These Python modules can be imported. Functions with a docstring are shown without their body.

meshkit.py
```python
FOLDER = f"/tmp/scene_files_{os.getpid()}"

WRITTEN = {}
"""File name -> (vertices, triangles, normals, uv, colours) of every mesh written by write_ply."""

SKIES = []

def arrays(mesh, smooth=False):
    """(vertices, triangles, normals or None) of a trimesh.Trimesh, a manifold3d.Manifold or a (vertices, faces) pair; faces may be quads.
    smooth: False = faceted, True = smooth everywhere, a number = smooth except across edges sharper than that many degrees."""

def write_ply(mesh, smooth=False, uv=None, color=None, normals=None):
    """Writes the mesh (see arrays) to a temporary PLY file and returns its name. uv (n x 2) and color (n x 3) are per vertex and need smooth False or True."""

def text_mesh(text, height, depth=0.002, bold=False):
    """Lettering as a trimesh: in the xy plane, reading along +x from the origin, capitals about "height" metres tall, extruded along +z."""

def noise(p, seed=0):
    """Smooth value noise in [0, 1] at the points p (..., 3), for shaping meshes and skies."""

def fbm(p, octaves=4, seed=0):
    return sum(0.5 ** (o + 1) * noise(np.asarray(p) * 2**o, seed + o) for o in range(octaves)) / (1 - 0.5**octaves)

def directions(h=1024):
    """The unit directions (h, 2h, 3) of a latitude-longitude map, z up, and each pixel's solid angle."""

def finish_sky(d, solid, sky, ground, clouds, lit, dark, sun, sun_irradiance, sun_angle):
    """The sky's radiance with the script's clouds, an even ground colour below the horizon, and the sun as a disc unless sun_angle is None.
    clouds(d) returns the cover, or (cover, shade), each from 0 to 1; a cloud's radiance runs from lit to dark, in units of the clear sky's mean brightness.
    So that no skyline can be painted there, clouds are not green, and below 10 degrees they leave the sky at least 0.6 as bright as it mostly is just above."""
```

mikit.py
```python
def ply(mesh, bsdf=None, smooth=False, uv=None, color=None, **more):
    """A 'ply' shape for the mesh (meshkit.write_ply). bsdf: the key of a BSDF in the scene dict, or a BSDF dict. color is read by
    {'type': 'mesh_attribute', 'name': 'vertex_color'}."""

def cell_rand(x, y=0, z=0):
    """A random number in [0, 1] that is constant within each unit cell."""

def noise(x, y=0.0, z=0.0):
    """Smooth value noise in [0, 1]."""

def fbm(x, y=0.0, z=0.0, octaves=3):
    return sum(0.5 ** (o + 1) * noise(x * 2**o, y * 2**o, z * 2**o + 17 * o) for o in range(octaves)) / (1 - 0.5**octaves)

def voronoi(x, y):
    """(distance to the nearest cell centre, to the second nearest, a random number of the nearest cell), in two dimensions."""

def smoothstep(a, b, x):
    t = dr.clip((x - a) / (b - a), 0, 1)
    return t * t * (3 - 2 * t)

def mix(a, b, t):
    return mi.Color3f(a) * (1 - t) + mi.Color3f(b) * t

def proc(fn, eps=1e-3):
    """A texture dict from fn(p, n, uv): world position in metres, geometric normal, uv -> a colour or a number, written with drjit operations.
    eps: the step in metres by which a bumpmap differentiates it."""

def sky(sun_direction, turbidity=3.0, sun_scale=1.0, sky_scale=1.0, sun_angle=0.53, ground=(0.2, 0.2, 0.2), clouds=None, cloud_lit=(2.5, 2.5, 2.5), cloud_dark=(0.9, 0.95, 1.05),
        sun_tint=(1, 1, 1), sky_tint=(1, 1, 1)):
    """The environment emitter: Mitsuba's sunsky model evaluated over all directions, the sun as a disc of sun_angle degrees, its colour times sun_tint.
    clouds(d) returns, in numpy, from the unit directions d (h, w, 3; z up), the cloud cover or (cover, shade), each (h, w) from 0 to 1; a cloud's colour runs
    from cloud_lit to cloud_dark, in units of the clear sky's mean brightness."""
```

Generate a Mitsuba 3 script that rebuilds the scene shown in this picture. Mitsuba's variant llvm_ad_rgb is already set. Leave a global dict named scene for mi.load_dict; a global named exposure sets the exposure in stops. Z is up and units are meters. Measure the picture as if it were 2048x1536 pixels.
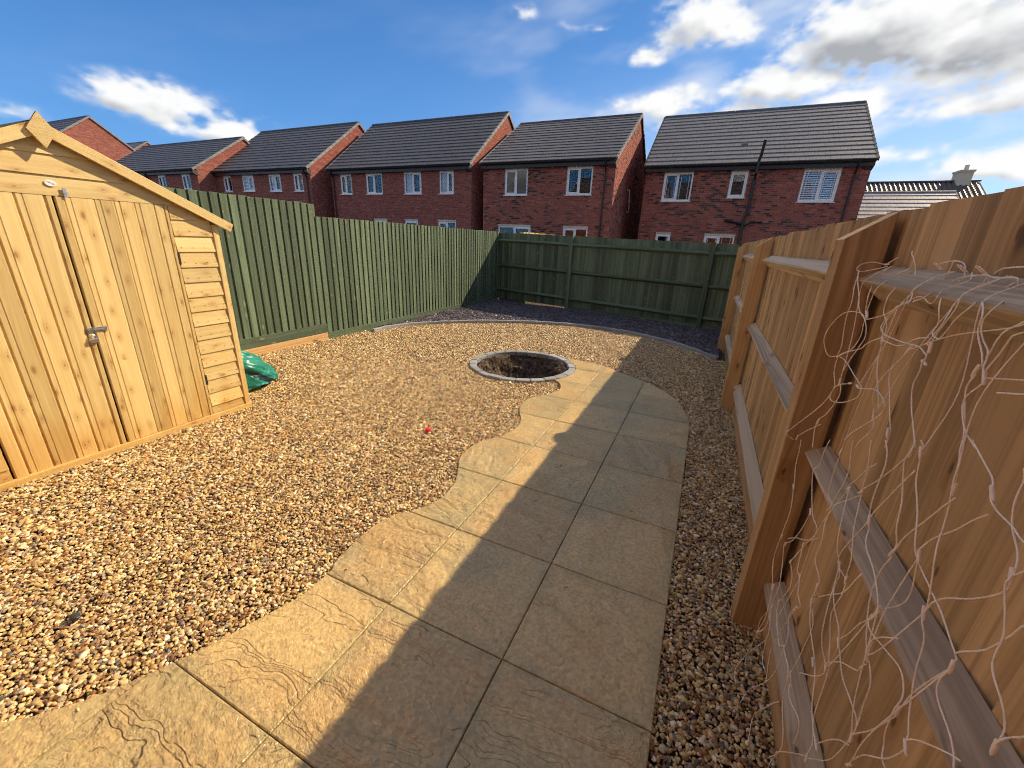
import math, random
import numpy as np, trimesh, shapely, drjit as dr, mitsuba as mi, mikit, meshkit
from shapely.geometry import Polygon, Point, LineString, box as sbox
from shapely.ops import unary_union
from mikit import proc, noise, fbm, voronoi, cell_rand, smoothstep, mix

T = mi.ScalarTransform4f
scene, labels = {}, {}
PI = math.pi
rng = np.random.default_rng(11)

# ------------------------------------------------------------------ camera, sky, exposure
exposure = 2.15
RIGHT = np.array([0.904997, 0.423577, 0.039546])
UP = np.array([-0.174223, 0.284217, 0.942797])
FWD = np.array([-0.388107, 0.860118, -0.331013])
EYE = np.array([0.4917, -1.1064, 1.6369])
m = np.eye(4)
m[:3, 0], m[:3, 1], m[:3, 2], m[:3, 3] = -RIGHT, UP, FWD, EYE
scene['camera'] = {'type': 'perspective', 'fov_axis': 'x', 'fov': 2 * math.degrees(math.atan(1024 / 810.71)),
                   'near_clip': 0.02, 'far_clip': 2000.0, 'to_world': T(m)}
SUN = np.array([0.825, 1.0, 1.0])


def sstep(a, b, x):
    t = np.clip((x - a) / (b - a), 0, 1)
    return t * t * (3 - 2 * t)


# cumulus banks: azimuth and height in degrees (azimuth from +y towards +x), half sizes, weight
BANKS = [(-63.0, 11.4, 4.6, 1.9, 1.05), (-57.0, 9.9, 4.6, 1.35, .95), (-71.5, 8.4, 2.2, .9, .34), (-4.5, 21.4, 4.6, 2.3, 1.0), (-9.5, 19.6, 2.6, 1.1, .6), (-23.8, 23.0, 1.6, .7, .36), (-17.5, 22.6, 2.2, .6, .30),
         (11.5, 18.6, 7.2, 3.4, 1.45), (20.0, 17.0, 6.0, 3.4, 1.3), (5.0, 16.0, 6.0, 1.9, 1.05), (-8.5, 15.0, 4.6, 1.5, .95), (-2.0, 13.0, 7.0, 1.7, .9), (9.0, 13.4, 5.5, 1.6, .8), (18.5, 12.4, 4.6, 2.0, .95), (25.0, 13.2, 5.0, 3.0, 1.0),
         (22.0, 7.4, 3.4, 1.5, 1.05), (14.0, 8.6, 4.0, 1.0, .55), (31.0, 9.0, 6.0, 2.5, 1.0), (40.0, 20.0, 10.0, 5.0, 1.0), (58.0, 15.0, 14.0, 4.5, .9), (35.0, 34.0, 12.0, 5.0, .8), (-100., 15.0, 12.0, 3.0, .8), (-140.0, 24.0, 14.0, 4.0, .8), (85.0, 22.0, 14.0, 5.0, .9), (120.0, 18.0, 16.0, 4.0, .9), (170.0, 30.0, 18.0, 6.0, .8)]


def cloud_density(az, el, fine=True):
    p = np.stack([az * .13, el * .24, 0 * az], -1)
    w1 = (meshkit.fbm(p * 1.5 + 40, 3, 5) - .5) * 4.5
    w2 = (meshkit.fbm(p * 1.5 + 90, 3, 6) - .5) * 2.4
    bank = np.zeros_like(az)
    for a, e, ra, re, w in BANKS:
        da = (az - a + 180) % 360 - 180 + w1
        de = el - e + w2
        de = np.where(de < 0, de * 1.5, de)
        bank = np.maximum(bank, w * np.exp(-(da / ra) ** 2 - (de / re) ** 2))
    # broken cloud over the rest of the sky, as on the right of the view
    rest = sstep(24, 40, el) + sstep(26, 50, az) * sstep(3, 8, el) + sstep(-95, -125, az) * sstep(3, 8, el)
    q = np.stack([az * .05 * np.cos(np.radians(el)), el * .09, 0 * az], -1)
    bank = np.maximum(bank, np.clip(rest, 0, 1) * sstep(.49, .70, meshkit.fbm(q * 1.7 + 13, 3, 21)))
    d = bank * 1.2 + (meshkit.fbm(p * 2.6, 4, 3) - .5) * 1.25 * sstep(.04, .45, bank)
    if fine:
        d = d + (meshkit.fbm(p * 9.0 + 9, 4, 8) - .5) * .7 * sstep(.04, .3, bank)
    return d


def clouds(d):
    az = np.degrees(np.arctan2(d[..., 0], d[..., 1]))
    el = np.degrees(np.arcsin(np.clip(d[..., 2], -1, 1)))
    dens = cloud_density(az, el)
    cover = sstep(.08, .84, dens)
    # the sun stands high on the right: what lies behind thicker cloud on that side is grey
    soft = cloud_density(az, el, False)
    ahead = cloud_density(az + 1.6, el + 1.3, False)
    shade = np.clip(.04 + .40 * (ahead - .40) + .55 * (ahead - soft) + .26 * sstep(.9, 1.7, soft), 0, .85)
    # thin high veil, thicker on the sun's side of the sky
    veil = meshkit.fbm(np.stack([az * .06 + el * .05, el * .2 - az * .05, 0 * az], -1) * 1.7 + 70, 4, 2)
    side = sstep(-45, 12, az) * sstep(170, 60, az)
    low = sstep(22, 6, el) * side
    thin = np.clip(sstep(.40, .9, veil) * (.03 + .62 * side) + .30 * low, 0, .85)
    total = 1 - (1 - cover * .98) * (1 - thin)
    return total, shade * cover


scene['sky_light'] = mikit.sky(SUN, turbidity=2.3, sun_tint=(1.02, 1.0, .95), clouds=clouds, cloud_lit=(3.5, 3.5, 3.45), cloud_dark=(1.15, 1.2, 1.3), sky_tint=(.43, .715, 1.03), ground=(.2, .18, .15))


# ------------------------------------------------------------------ materials
def two(b):
    return {'type': 'twosided', 'bsdf': b}


def plain(name, rgb, rough=.6, spec=.4, **more):
    scene[name] = two({'type': 'principled', 'base_color': {'type': 'rgb', 'value': list(rgb)}, 'roughness': rough, 'specular': spec, **more})


def wood(name, light, dark, knot, rough, knots=.55, tint=.36, streak=55.0, bump=.0006, grey=None, kx=8.5, ky=3.4, damp=False, soft=0.0):
    def colour(p, n, uv):
        u, v = uv.x, uv.y
        board = dr.floor(u / 10)
        r1, r2 = cell_rand(board, 3, 1), cell_rand(board, 7, 2)
        kd, _, kr = voronoi(u * kx + r1 * 60, v * ky + r2 * 30)
        has = dr.select(kr > knots, 1.0, 0.0)
        pull = dr.exp(-kd * kd * 16) * has
        warp = .02 * noise(u * 5 + r1 * 9, v * 1.1, board) + .012 * pull
        g = fbm((u + warp) * 150, v * 2.6 + r2 * 40, 0, 3)
        ring = fbm((u + warp * 2.5) * streak, v * .75 + r1 * 20, 4, 3)
        broad = noise(u * 13 + r2 * 7, v * .55 + r1 * 30, 5)
        t = .34 * g + .36 * ring + .30 * broad
        c = mix(dark, light, smoothstep(.32 - soft, .66 + soft, t)) * (1 - .5 * tint + tint * r2)
        c = mix(c, mi.Color3f(c) * mi.Color3f(*[.72, .58, .45]), .6 * pull)
        if grey is not None:
            c = mix(c, grey, smoothstep(.45, .75, fbm(u * 30, v * 2.5, 3, 3)) * .75)
        eye = smoothstep(.13, .05, kd * (.65 + 1.5 * (kr * 37 - dr.floor(kr * 37)))) * has
        halo = smoothstep(.05, .0, dr.abs(kd - .17)) * has
        c = mix(c, knot, halo * .12)
        if damp:   # rain splash has soaked the foot of the boards
            wet = smoothstep(.42, .06, p.z + .45 * (noise(p.y * 9, p.z * 1.5, 2) - .5) + .12 * (fbm(p.y * 30, p.z * 8, 4, 2) - .5))
            c = mix(c, mi.Color3f(c) * mi.Color3f(.84, .64, .40), wet * .6)
        return mix(c, knot, eye * .8)

    def relief(p, n, uv):
        u, v = uv.x, uv.y
        return fbm(u * 160 + 2 * noise(u * 6, v * 1.3), v * 6, 1, 2)

    base = {'type': 'principled', 'base_color': proc(colour), 'roughness': rough, 'specular': .35}
    scene[name] = two({'type': 'bumpmap', 'arbitrary': proc(relief, 1.5e-3), 'scale': bump, 'bsdf': base})


wood('shed_wood', (.67, .525, .24), (.54, .385, .15), (.30, .16, .055), .55, knots=.55, tint=.34, soft=.14, damp=True, kx=13.0, ky=6.0)
wood('brown_wood', (.51, .33, .152), (.335, .205, .086), (.09, .045, .025), .6, knots=.60, tint=.52, kx=9.0, ky=3.4, bump=.0011)
wood('grey_wood', (.52, .415, .275), (.31, .24, .155), (.07, .05, .04), .75, knots=.8, tint=.25, streak=70)
wood('green_wood', (.116, .160, .100), (.060, .090, .056), (.20, .23, .14), .7, knots=.66, tint=.6)

for nm, rough, spec in (('tinted_brick', .85, .25), ('tinted_stone', .42, .5), ('tinted_tile', .5, .5), ('tinted_slate', .4, .55), ('tinted_concrete', .8, .3)):
    scene[nm] = two({'type': 'principled', 'base_color': {'type': 'mesh_attribute', 'name': 'vertex_color'}, 'roughness': rough, 'specular': spec})

SLAB = 0.6


def slab_height(p):
    ci, cj = dr.floor(p.x / SLAB), dr.floor(p.y / SLAB)
    r, r2 = cell_rand(ci, cj, 5), cell_rand(ci, cj, 31)
    turn = cell_rand(ci, cj, 9) > .62
    x, y = p.x + (r - .5) * 1.1 * p.y, p.y + (r2 - .5) * .5 * p.x
    a, b = dr.select(turn, y, x), dr.select(turn, x, y)
    wx = fbm(a * 9 + r * 70, b * 9, 1, 2)
    wy = fbm(a * 7 + 31, b * 11 + r * 50, 2, 3)
    h = fbm(a * 1.15 + r * 90 + .16 * wx, b * 5.6 + .42 * wy, r * 20, 3)
    t = h * 23.0 + .5 * noise(a * 22, b * 60)
    f = t - dr.floor(t)
    return t, f, r, ci, cj


def slab_relief(p, n, uv):
    t, f, r, ci, cj = slab_height(p)
    deep = cell_rand(dr.floor(t) + 40, ci, cj)
    deep = .15 + 1.25 * deep * deep
    step = dr.floor(t) * .62 + .62 * f + deep * .8 * (smoothstep(.84, .98, f) - f)
    return step + 2.2 * fbm(p.x * 8 + r * 30, p.y * 8, 7, 3) + 1.6 * fbm(p.x * 45, p.y * 45, r * 9, 3) + .5 * noise(p.x * 240, p.y * 240)


def slab_colour(p, n, uv):
    t, f, r, ci, cj = slab_height(p)
    q = cell_rand(ci, cj, 21)
    c = mix((.56, .395, .165), (.455, .335, .15), smoothstep(.15, .85, q))
    c = mix(c, (.41, .325, .15), smoothstep(.6, .9, r) * .7)
    c = mix(c, (.50, .32, .13), smoothstep(.80, .95, cell_rand(ci, cj, 77)) * .5)
    c = mix(c, (.49, .31, .115), smoothstep(.42, .72, fbm(p.x * 3.2, p.y * 3.2, 4, 4)) * .55)
    c = mix(c, (.32, .28, .15), smoothstep(.5, .75, fbm(p.x * 2.6 + 9, p.y * 2.6, 8, 4)) * .5)
    # dirt lies in some of the edges of the riven layers, pale scuffs on others
    some = noise(p.x * 7, p.y * 7, 3)
    thinline = smoothstep(.86, .93, f) * smoothstep(1.0, .95, f)
    c = mix(c, (.15, .115, .06), thinline * .62 * smoothstep(.42, .58, .5 * some + .5 * noise(p.x * 24, p.y * 24, 9)) * smoothstep(.35, .5, cell_rand(dr.floor(t) + 40, ci, cj)))
    c = mix(c, (.62, .50, .30), thinline * .6 * smoothstep(.42, .3, some))
    dx, dy = p.x - ci * SLAB, p.y - cj * SLAB
    rim = dr.minimum(dr.minimum(dx, SLAB - dx), dr.minimum(dy, SLAB - dy))
    c = mix(c, (.33, .285, .14), smoothstep(.08, .008, rim) * .6 * noise(p.x * 8, p.y * 8, 6))
    return mi.Color3f(c) * (.70 + .60 * fbm(p.x * 85, p.y * 85, 2, 3))


scene['slab_stone'] = two({'type': 'bumpmap', 'arbitrary': proc(slab_relief, 1.2e-3), 'scale': .0047,
                           'bsdf': {'type': 'principled', 'base_color': proc(slab_colour), 'roughness': .27, 'specular': .6}})


def soil_colour(p, n, uv):
    return mix((.040, .029, .021), (.135, .102, .074), smoothstep(.3, .72, fbm(p.x * 30, p.y * 30, p.z * 30, 4)))


scene['soil'] = two({'type': 'principled', 'base_color': proc(soil_colour), 'roughness': .95, 'specular': .1})
plain('white_plastic', (.84, .84, .83), .3, .5)
plain('cream_lintel', (.62, .56, .44), .8, .2)
plain('black_plastic', (.012, .012, .014), .35, .5)
plain('mortar', (.36, .255, .205), .95, .1)
plain('deck', (.03, .03, .032), .8, .2)
plain('room_dark', (.05, .05, .055), .9, .1)
plain('curtain_cloth', (.55, .55, .55), .9, .1)
plain('blind_slat', (.75, .80, .88), .6, .3)
plain('zinc', (.55, .56, .58), .28, .5, metallic=.9)
plain('dark_iron', (.05, .045, .045), .5, .5, metallic=.6)
plain('roof_felt', (.05, .07, .05), .9, .2)
plain('pale_render', (.62, .54, .41), .85, .2)
plain('cable_cream', (.87, .78, .63), .4, .4)
plain('red_plastic', (.62, .02, .025), .35, .5)
plain('bag_green', (.013, .19, .148), .36, .5)
plain('red_brick_wall', (.33, .12, .085), .9, .2)
plain('bag_dark', (.008, .030, .045), .35, .5)
plain('joint_sand', (.115, .092, .062), .95, .1)
plain('label_white', (.75, .75, .74), .4, .4)
plain('label_ink', (.10, .11, .13), .6, .2)
scene['lamp_plastic'] = {'type': 'principled', 'base_color': {'type': 'rgb', 'value': [.80, .69, .54]}, 'roughness': .4, 'specular': .5}
scene['pane_glass'] = {'type': 'thindielectric', 'int_ior': 1.52}

WITH_UV = {'shed_wood', 'brown_wood', 'grey_wood', 'green_wood'}
WITH_COLOUR = {'tinted_brick', 'tinted_stone', 'tinted_tile', 'tinted_slate', 'tinted_concrete'}
used = set()


def numbered(base):
    key, k = base, 0
    while key in used:
        k += 1
        key = f'{base}_{k:03d}'
    used.add(key)
    return key


class MB:
    """collects faces of one mesh, with a uv (board coordinates) and a colour per vertex"""

    def __init__(self):
        self.v, self.f, self.uv, self.c, self.n = [], [], [], [], 0

    def add(self, v, f, uv=None, c=None):
        v, f = np.asarray(v, float), np.asarray(f, int)
        if f.shape[1] == 4:
            f = np.vstack([f[:, [0, 1, 2]], f[:, [0, 2, 3]]])
        self.v.append(v)
        self.f.append(f + self.n)
        self.uv.append(np.zeros((len(v), 2)) if uv is None else np.asarray(uv, float))
        self.c.append(np.ones((len(v), 3)) * .5 if c is None else np.broadcast_to(np.asarray(c, float), (len(v), 3)))
        self.n += len(v)
        return self

    def arrays(self):
        return np.vstack(self.v), np.vstack(self.f), np.vstack(self.uv), np.vstack(self.c)


def put(key, mb, bsdf, smooth=False, **more):
    """one entry of the scene; key must be numbered already"""
    v, f, uv, c = mb.arrays()
    scene[key] = mikit.ply((v, f), bsdf, smooth, uv=uv if bsdf in WITH_UV else None, color=c if bsdf in WITH_COLOUR else None, **more)
    return key


def part(parent, name, mb, bsdf, smooth=False, label=None, **more):
    key = put(numbered(parent + '__' + name), mb, bsdf, smooth, **more)
    if label:
        labels[key] = {'label': label}
    return key


def thing(name, label, category, group=None):
    key = numbered(name)
    labels[key] = {'label': label, 'category': category}
    if group:
        labels[key]['group'] = group
    return key


def struct(name, label=None):
    key = numbered(name)
    labels[key] = {'kind': 'structure'}
    if label:
        labels[key]['label'] = label
    return key


board_no = [0]


def uid():
    board_no[0] += 1
    return board_no[0] % 400


def rsec(w, h, c=.003):
    a, b = w / 2, h / 2
    return np.array([(-a + c, -b), (a - c, -b), (a, -b + c), (a, b - c), (a - c, b), (-a + c, b), (-a, b - c), (-a, -b + c)])


def bar(mb, p0, p1, A, B, sec, u=None, col=None, sec1=None, caps=True):
    """a prism from p0 to p1; sec: its cross section in the axes A, B; sec1: the section at p1"""
    p0, p1, A, B = (np.asarray(x, float) for x in (p0, p1, A, B))
    sec = np.asarray(sec, float)
    sec1 = sec if sec1 is None else np.asarray(sec1, float)
    L = np.linalg.norm(p1 - p0)
    x, y = sec[:, 0], sec[:, 1]
    area = np.sum(x * np.roll(y, -1) - np.roll(x, -1) * y)
    if area * np.dot(np.cross(A, B), p1 - p0) < 0:
        sec, sec1 = sec[::-1], sec1[::-1]
    k = len(sec)
    lo, hi = p0 + sec[:, :1] * A + sec[:, 1:] * B, p1 + sec1[:, :1] * A + sec1[:, 1:] * B
    per = np.r_[0, np.cumsum(np.linalg.norm(np.roll(sec, -1, 0) - sec, axis=1))]
    u0 = (uid() if u is None else u) * 10 + 1
    v0 = (u0 * .37) % 3
    V, UV, F = [], [], []
    for i in range(k):
        j = (i + 1) % k
        V += [lo[i], lo[j], hi[j], hi[i]]
        UV += [(u0 + per[i], v0), (u0 + per[i + 1], v0), (u0 + per[i + 1], v0 + L), (u0 + per[i], v0 + L)]
        F += [(4 * i, 4 * i + 1, 4 * i + 2), (4 * i, 4 * i + 2, 4 * i + 3)]
    if caps:
        n = 4 * k
        V += list(lo) + list(hi)
        UV += [(u0 + .5 + s[0], v0 + s[1] * .3) for s in sec] * 2
        F += [(n, n + i + 1, n + i) for i in range(1, k - 1)] + [(n + k, n + k + i, n + k + i + 1) for i in range(1, k - 1)]
    return mb.add(V, F, UV, col)


def slabmesh(mb, poly2, to3, d0, d1, u=None, col=None):
    """a flat outline (shapely polygon or list, convex or not, holes allowed) given depth from d0 to d1; to3(a, b, d) -> point"""
    poly = poly2 if isinstance(poly2, Polygon) else Polygon(poly2)
    g = trimesh.creation.extrude_polygon(poly, 1.0, engine='earcut')
    v, f = np.array(g.vertices), np.array(g.faces)
    tri = v[f].reshape(-1, 3)
    P = np.array([to3(a, b, d0 + (d1 - d0) * t) for a, b, t in tri])
    u0 = (uid() if u is None else u) * 10 + 1
    return mb.add(P, np.arange(len(P)).reshape(-1, 3), np.stack([u0 + tri[:, 1] % 3, tri[:, 0] + (u0 * .37) % 3], 1), col)


def tube(mb, pts, r, sides=6, col=None):
    p = np.asarray(pts, float)
    t = np.gradient(p, axis=0)
    t /= np.linalg.norm(t, axis=1, keepdims=True) + 1e-12
    a = np.cross(t, np.where(np.abs(t[:, 2:]) < .9, [0, 0, 1.0], [1.0, 0, 0]))
    a /= np.linalg.norm(a, axis=1, keepdims=True) + 1e-12
    b, ang = np.cross(t, a), np.arange(sides) * 2 * PI / sides
    rr = np.broadcast_to(r, (len(p),))[:, None, None]
    v = p[:, None] + rr * (np.cos(ang)[None, :, None] * a[:, None] + np.sin(ang)[None, :, None] * b[:, None])
    i, j = np.meshgrid(np.arange(len(p) - 1), np.arange(sides), indexing='ij')
    q = np.stack([i * sides + j, i * sides + (j + 1) % sides, (i + 1) * sides + (j + 1) % sides, (i + 1) * sides + j], -1).reshape(-1, 4)
    V = v.reshape(-1, 3)
    n = len(V)
    caps = [(0, k + 1, k) for k in range(1, sides - 1)] + [(n - sides, n - sides + k, n - sides + k + 1) for k in range(1, sides - 1)]
    return mb.add(V, np.vstack([q[:, [0, 1, 2]], q[:, [0, 2, 3]], caps]), None, col)


def spline(pts, n):
    """points along a smooth curve through pts"""
    p = np.asarray(pts, float)
    p = np.vstack([2 * p[0] - p[1], p, 2 * p[-1] - p[-2]])
    out = []
    for i in range(1, len(p) - 2):
        t = np.linspace(0, 1, n, endpoint=False)[:, None]
        a, b, c, d = p[i - 1:i + 3]
        out.append(.5 * (2 * b + (c - a) * t + (2 * a - 5 * b + 4 * c - d) * t ** 2 + (3 * b - a - 3 * c + d) * t ** 3))
    return np.vstack(out + [p[-2:-1]])


X, Y, Z = np.eye(3)
PATIO_LEFT = [(-1.451, -0.983), (-1.368, -0.909), (-1.284, -0.813), (-1.235, -0.731), (-1.203, -0.68), (-1.17, -0.605), (-1.125, -0.505), (-1.091, -0.414), (-1.048, -0.29), (-1.005, -0.155), (-1.001, -0.046), (-1.005, 0.039), (-1.027, 0.069), (-1.046, 0.167), (-1.057, 0.304), (-1.05, 0.425), (-0.998, 0.552), (-0.957, 0.603), (-0.892, 0.707), (-0.863, 0.811), (-0.868, 0.929), (-0.894, 1.045), (-0.974, 1.206), (-1.034, 1.32), (-1.048, 1.413), (-1.05, 1.567), (-0.985, 1.727), (-0.912, 1.857), (-0.879, 1.985), (-0.881, 2.13), (-0.923, 2.272), (-0.989, 2.39), (-1.039, 2.503), (-1.072, 2.66), (-1.056, 2.818), (-0.989, 2.957), (-0.898, 3.099), (-0.862, 3.243), (-0.887, 3.389), (-0.955, 3.516), (-1.042, 3.587)]
PATIO_TOP = [(-1.153, 4.661), (-0.896, 4.628), (-0.526, 4.515), (-0.412, 4.4), (-0.008, 4.143), (0.184, 3.982), (0.368, 3.747), (0.468, 3.526), (0.547, 3.268), (0.591, 3.045)]
EDGE_LINE = [(-4.852, 4.865), (-4.56, 5.456), (-4.101, 6.0), (-3.572, 6.515), (-2.955, 6.931), (-2.282, 7.244), (-1.476, 7.575), (-0.979, 7.427), (-0.413, 7.001), (0.097, 6.703), (0.577, 6.245), (0.933, 5.933)]
# the net light: lamps and cable runs, x,y,z in millimetres
NET_LAMPS = '1000,603,1616 925,190,1524 925,372,1480 925,213,1439 925,58,1446 925,-25,1437 925,111,1269 925,501,1092 925,-192,1464 925,-220,1460 925,267,1295 925,330,1286 925,414,1264 925,13,1262 925,-25,1469 925,228,1107 925,100,1065 925,32,1093 925,-53,1070 925,-106,1269 925,-137,1284 925,-266,1278 925,-345,1318 925,540,811 925,497,617 925,434,626 925,300,859 925,163,910 925,270,752 925,329,634 925,207,671 925,-1,894 925,-55,897 925,74,755 925,73,701 925,-180,1078 925,-257,1132 925,-439,1246 925,412,444 925,359,401 925,264,426 925,312,467 925,162,592 925,-213,961 925,-329,1070 925,427,198 925,-129,773 925,-242,866 925,148,443 925,-54,617 925,-119,679 925,41,453 925,-427,1063 925,190,226 925,108,217 925,-376,891 925,-303,705 925,-208,528 925,-194,455 925,-331,666 925,-426,875 925,-538,1058 925,-55,240'
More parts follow.
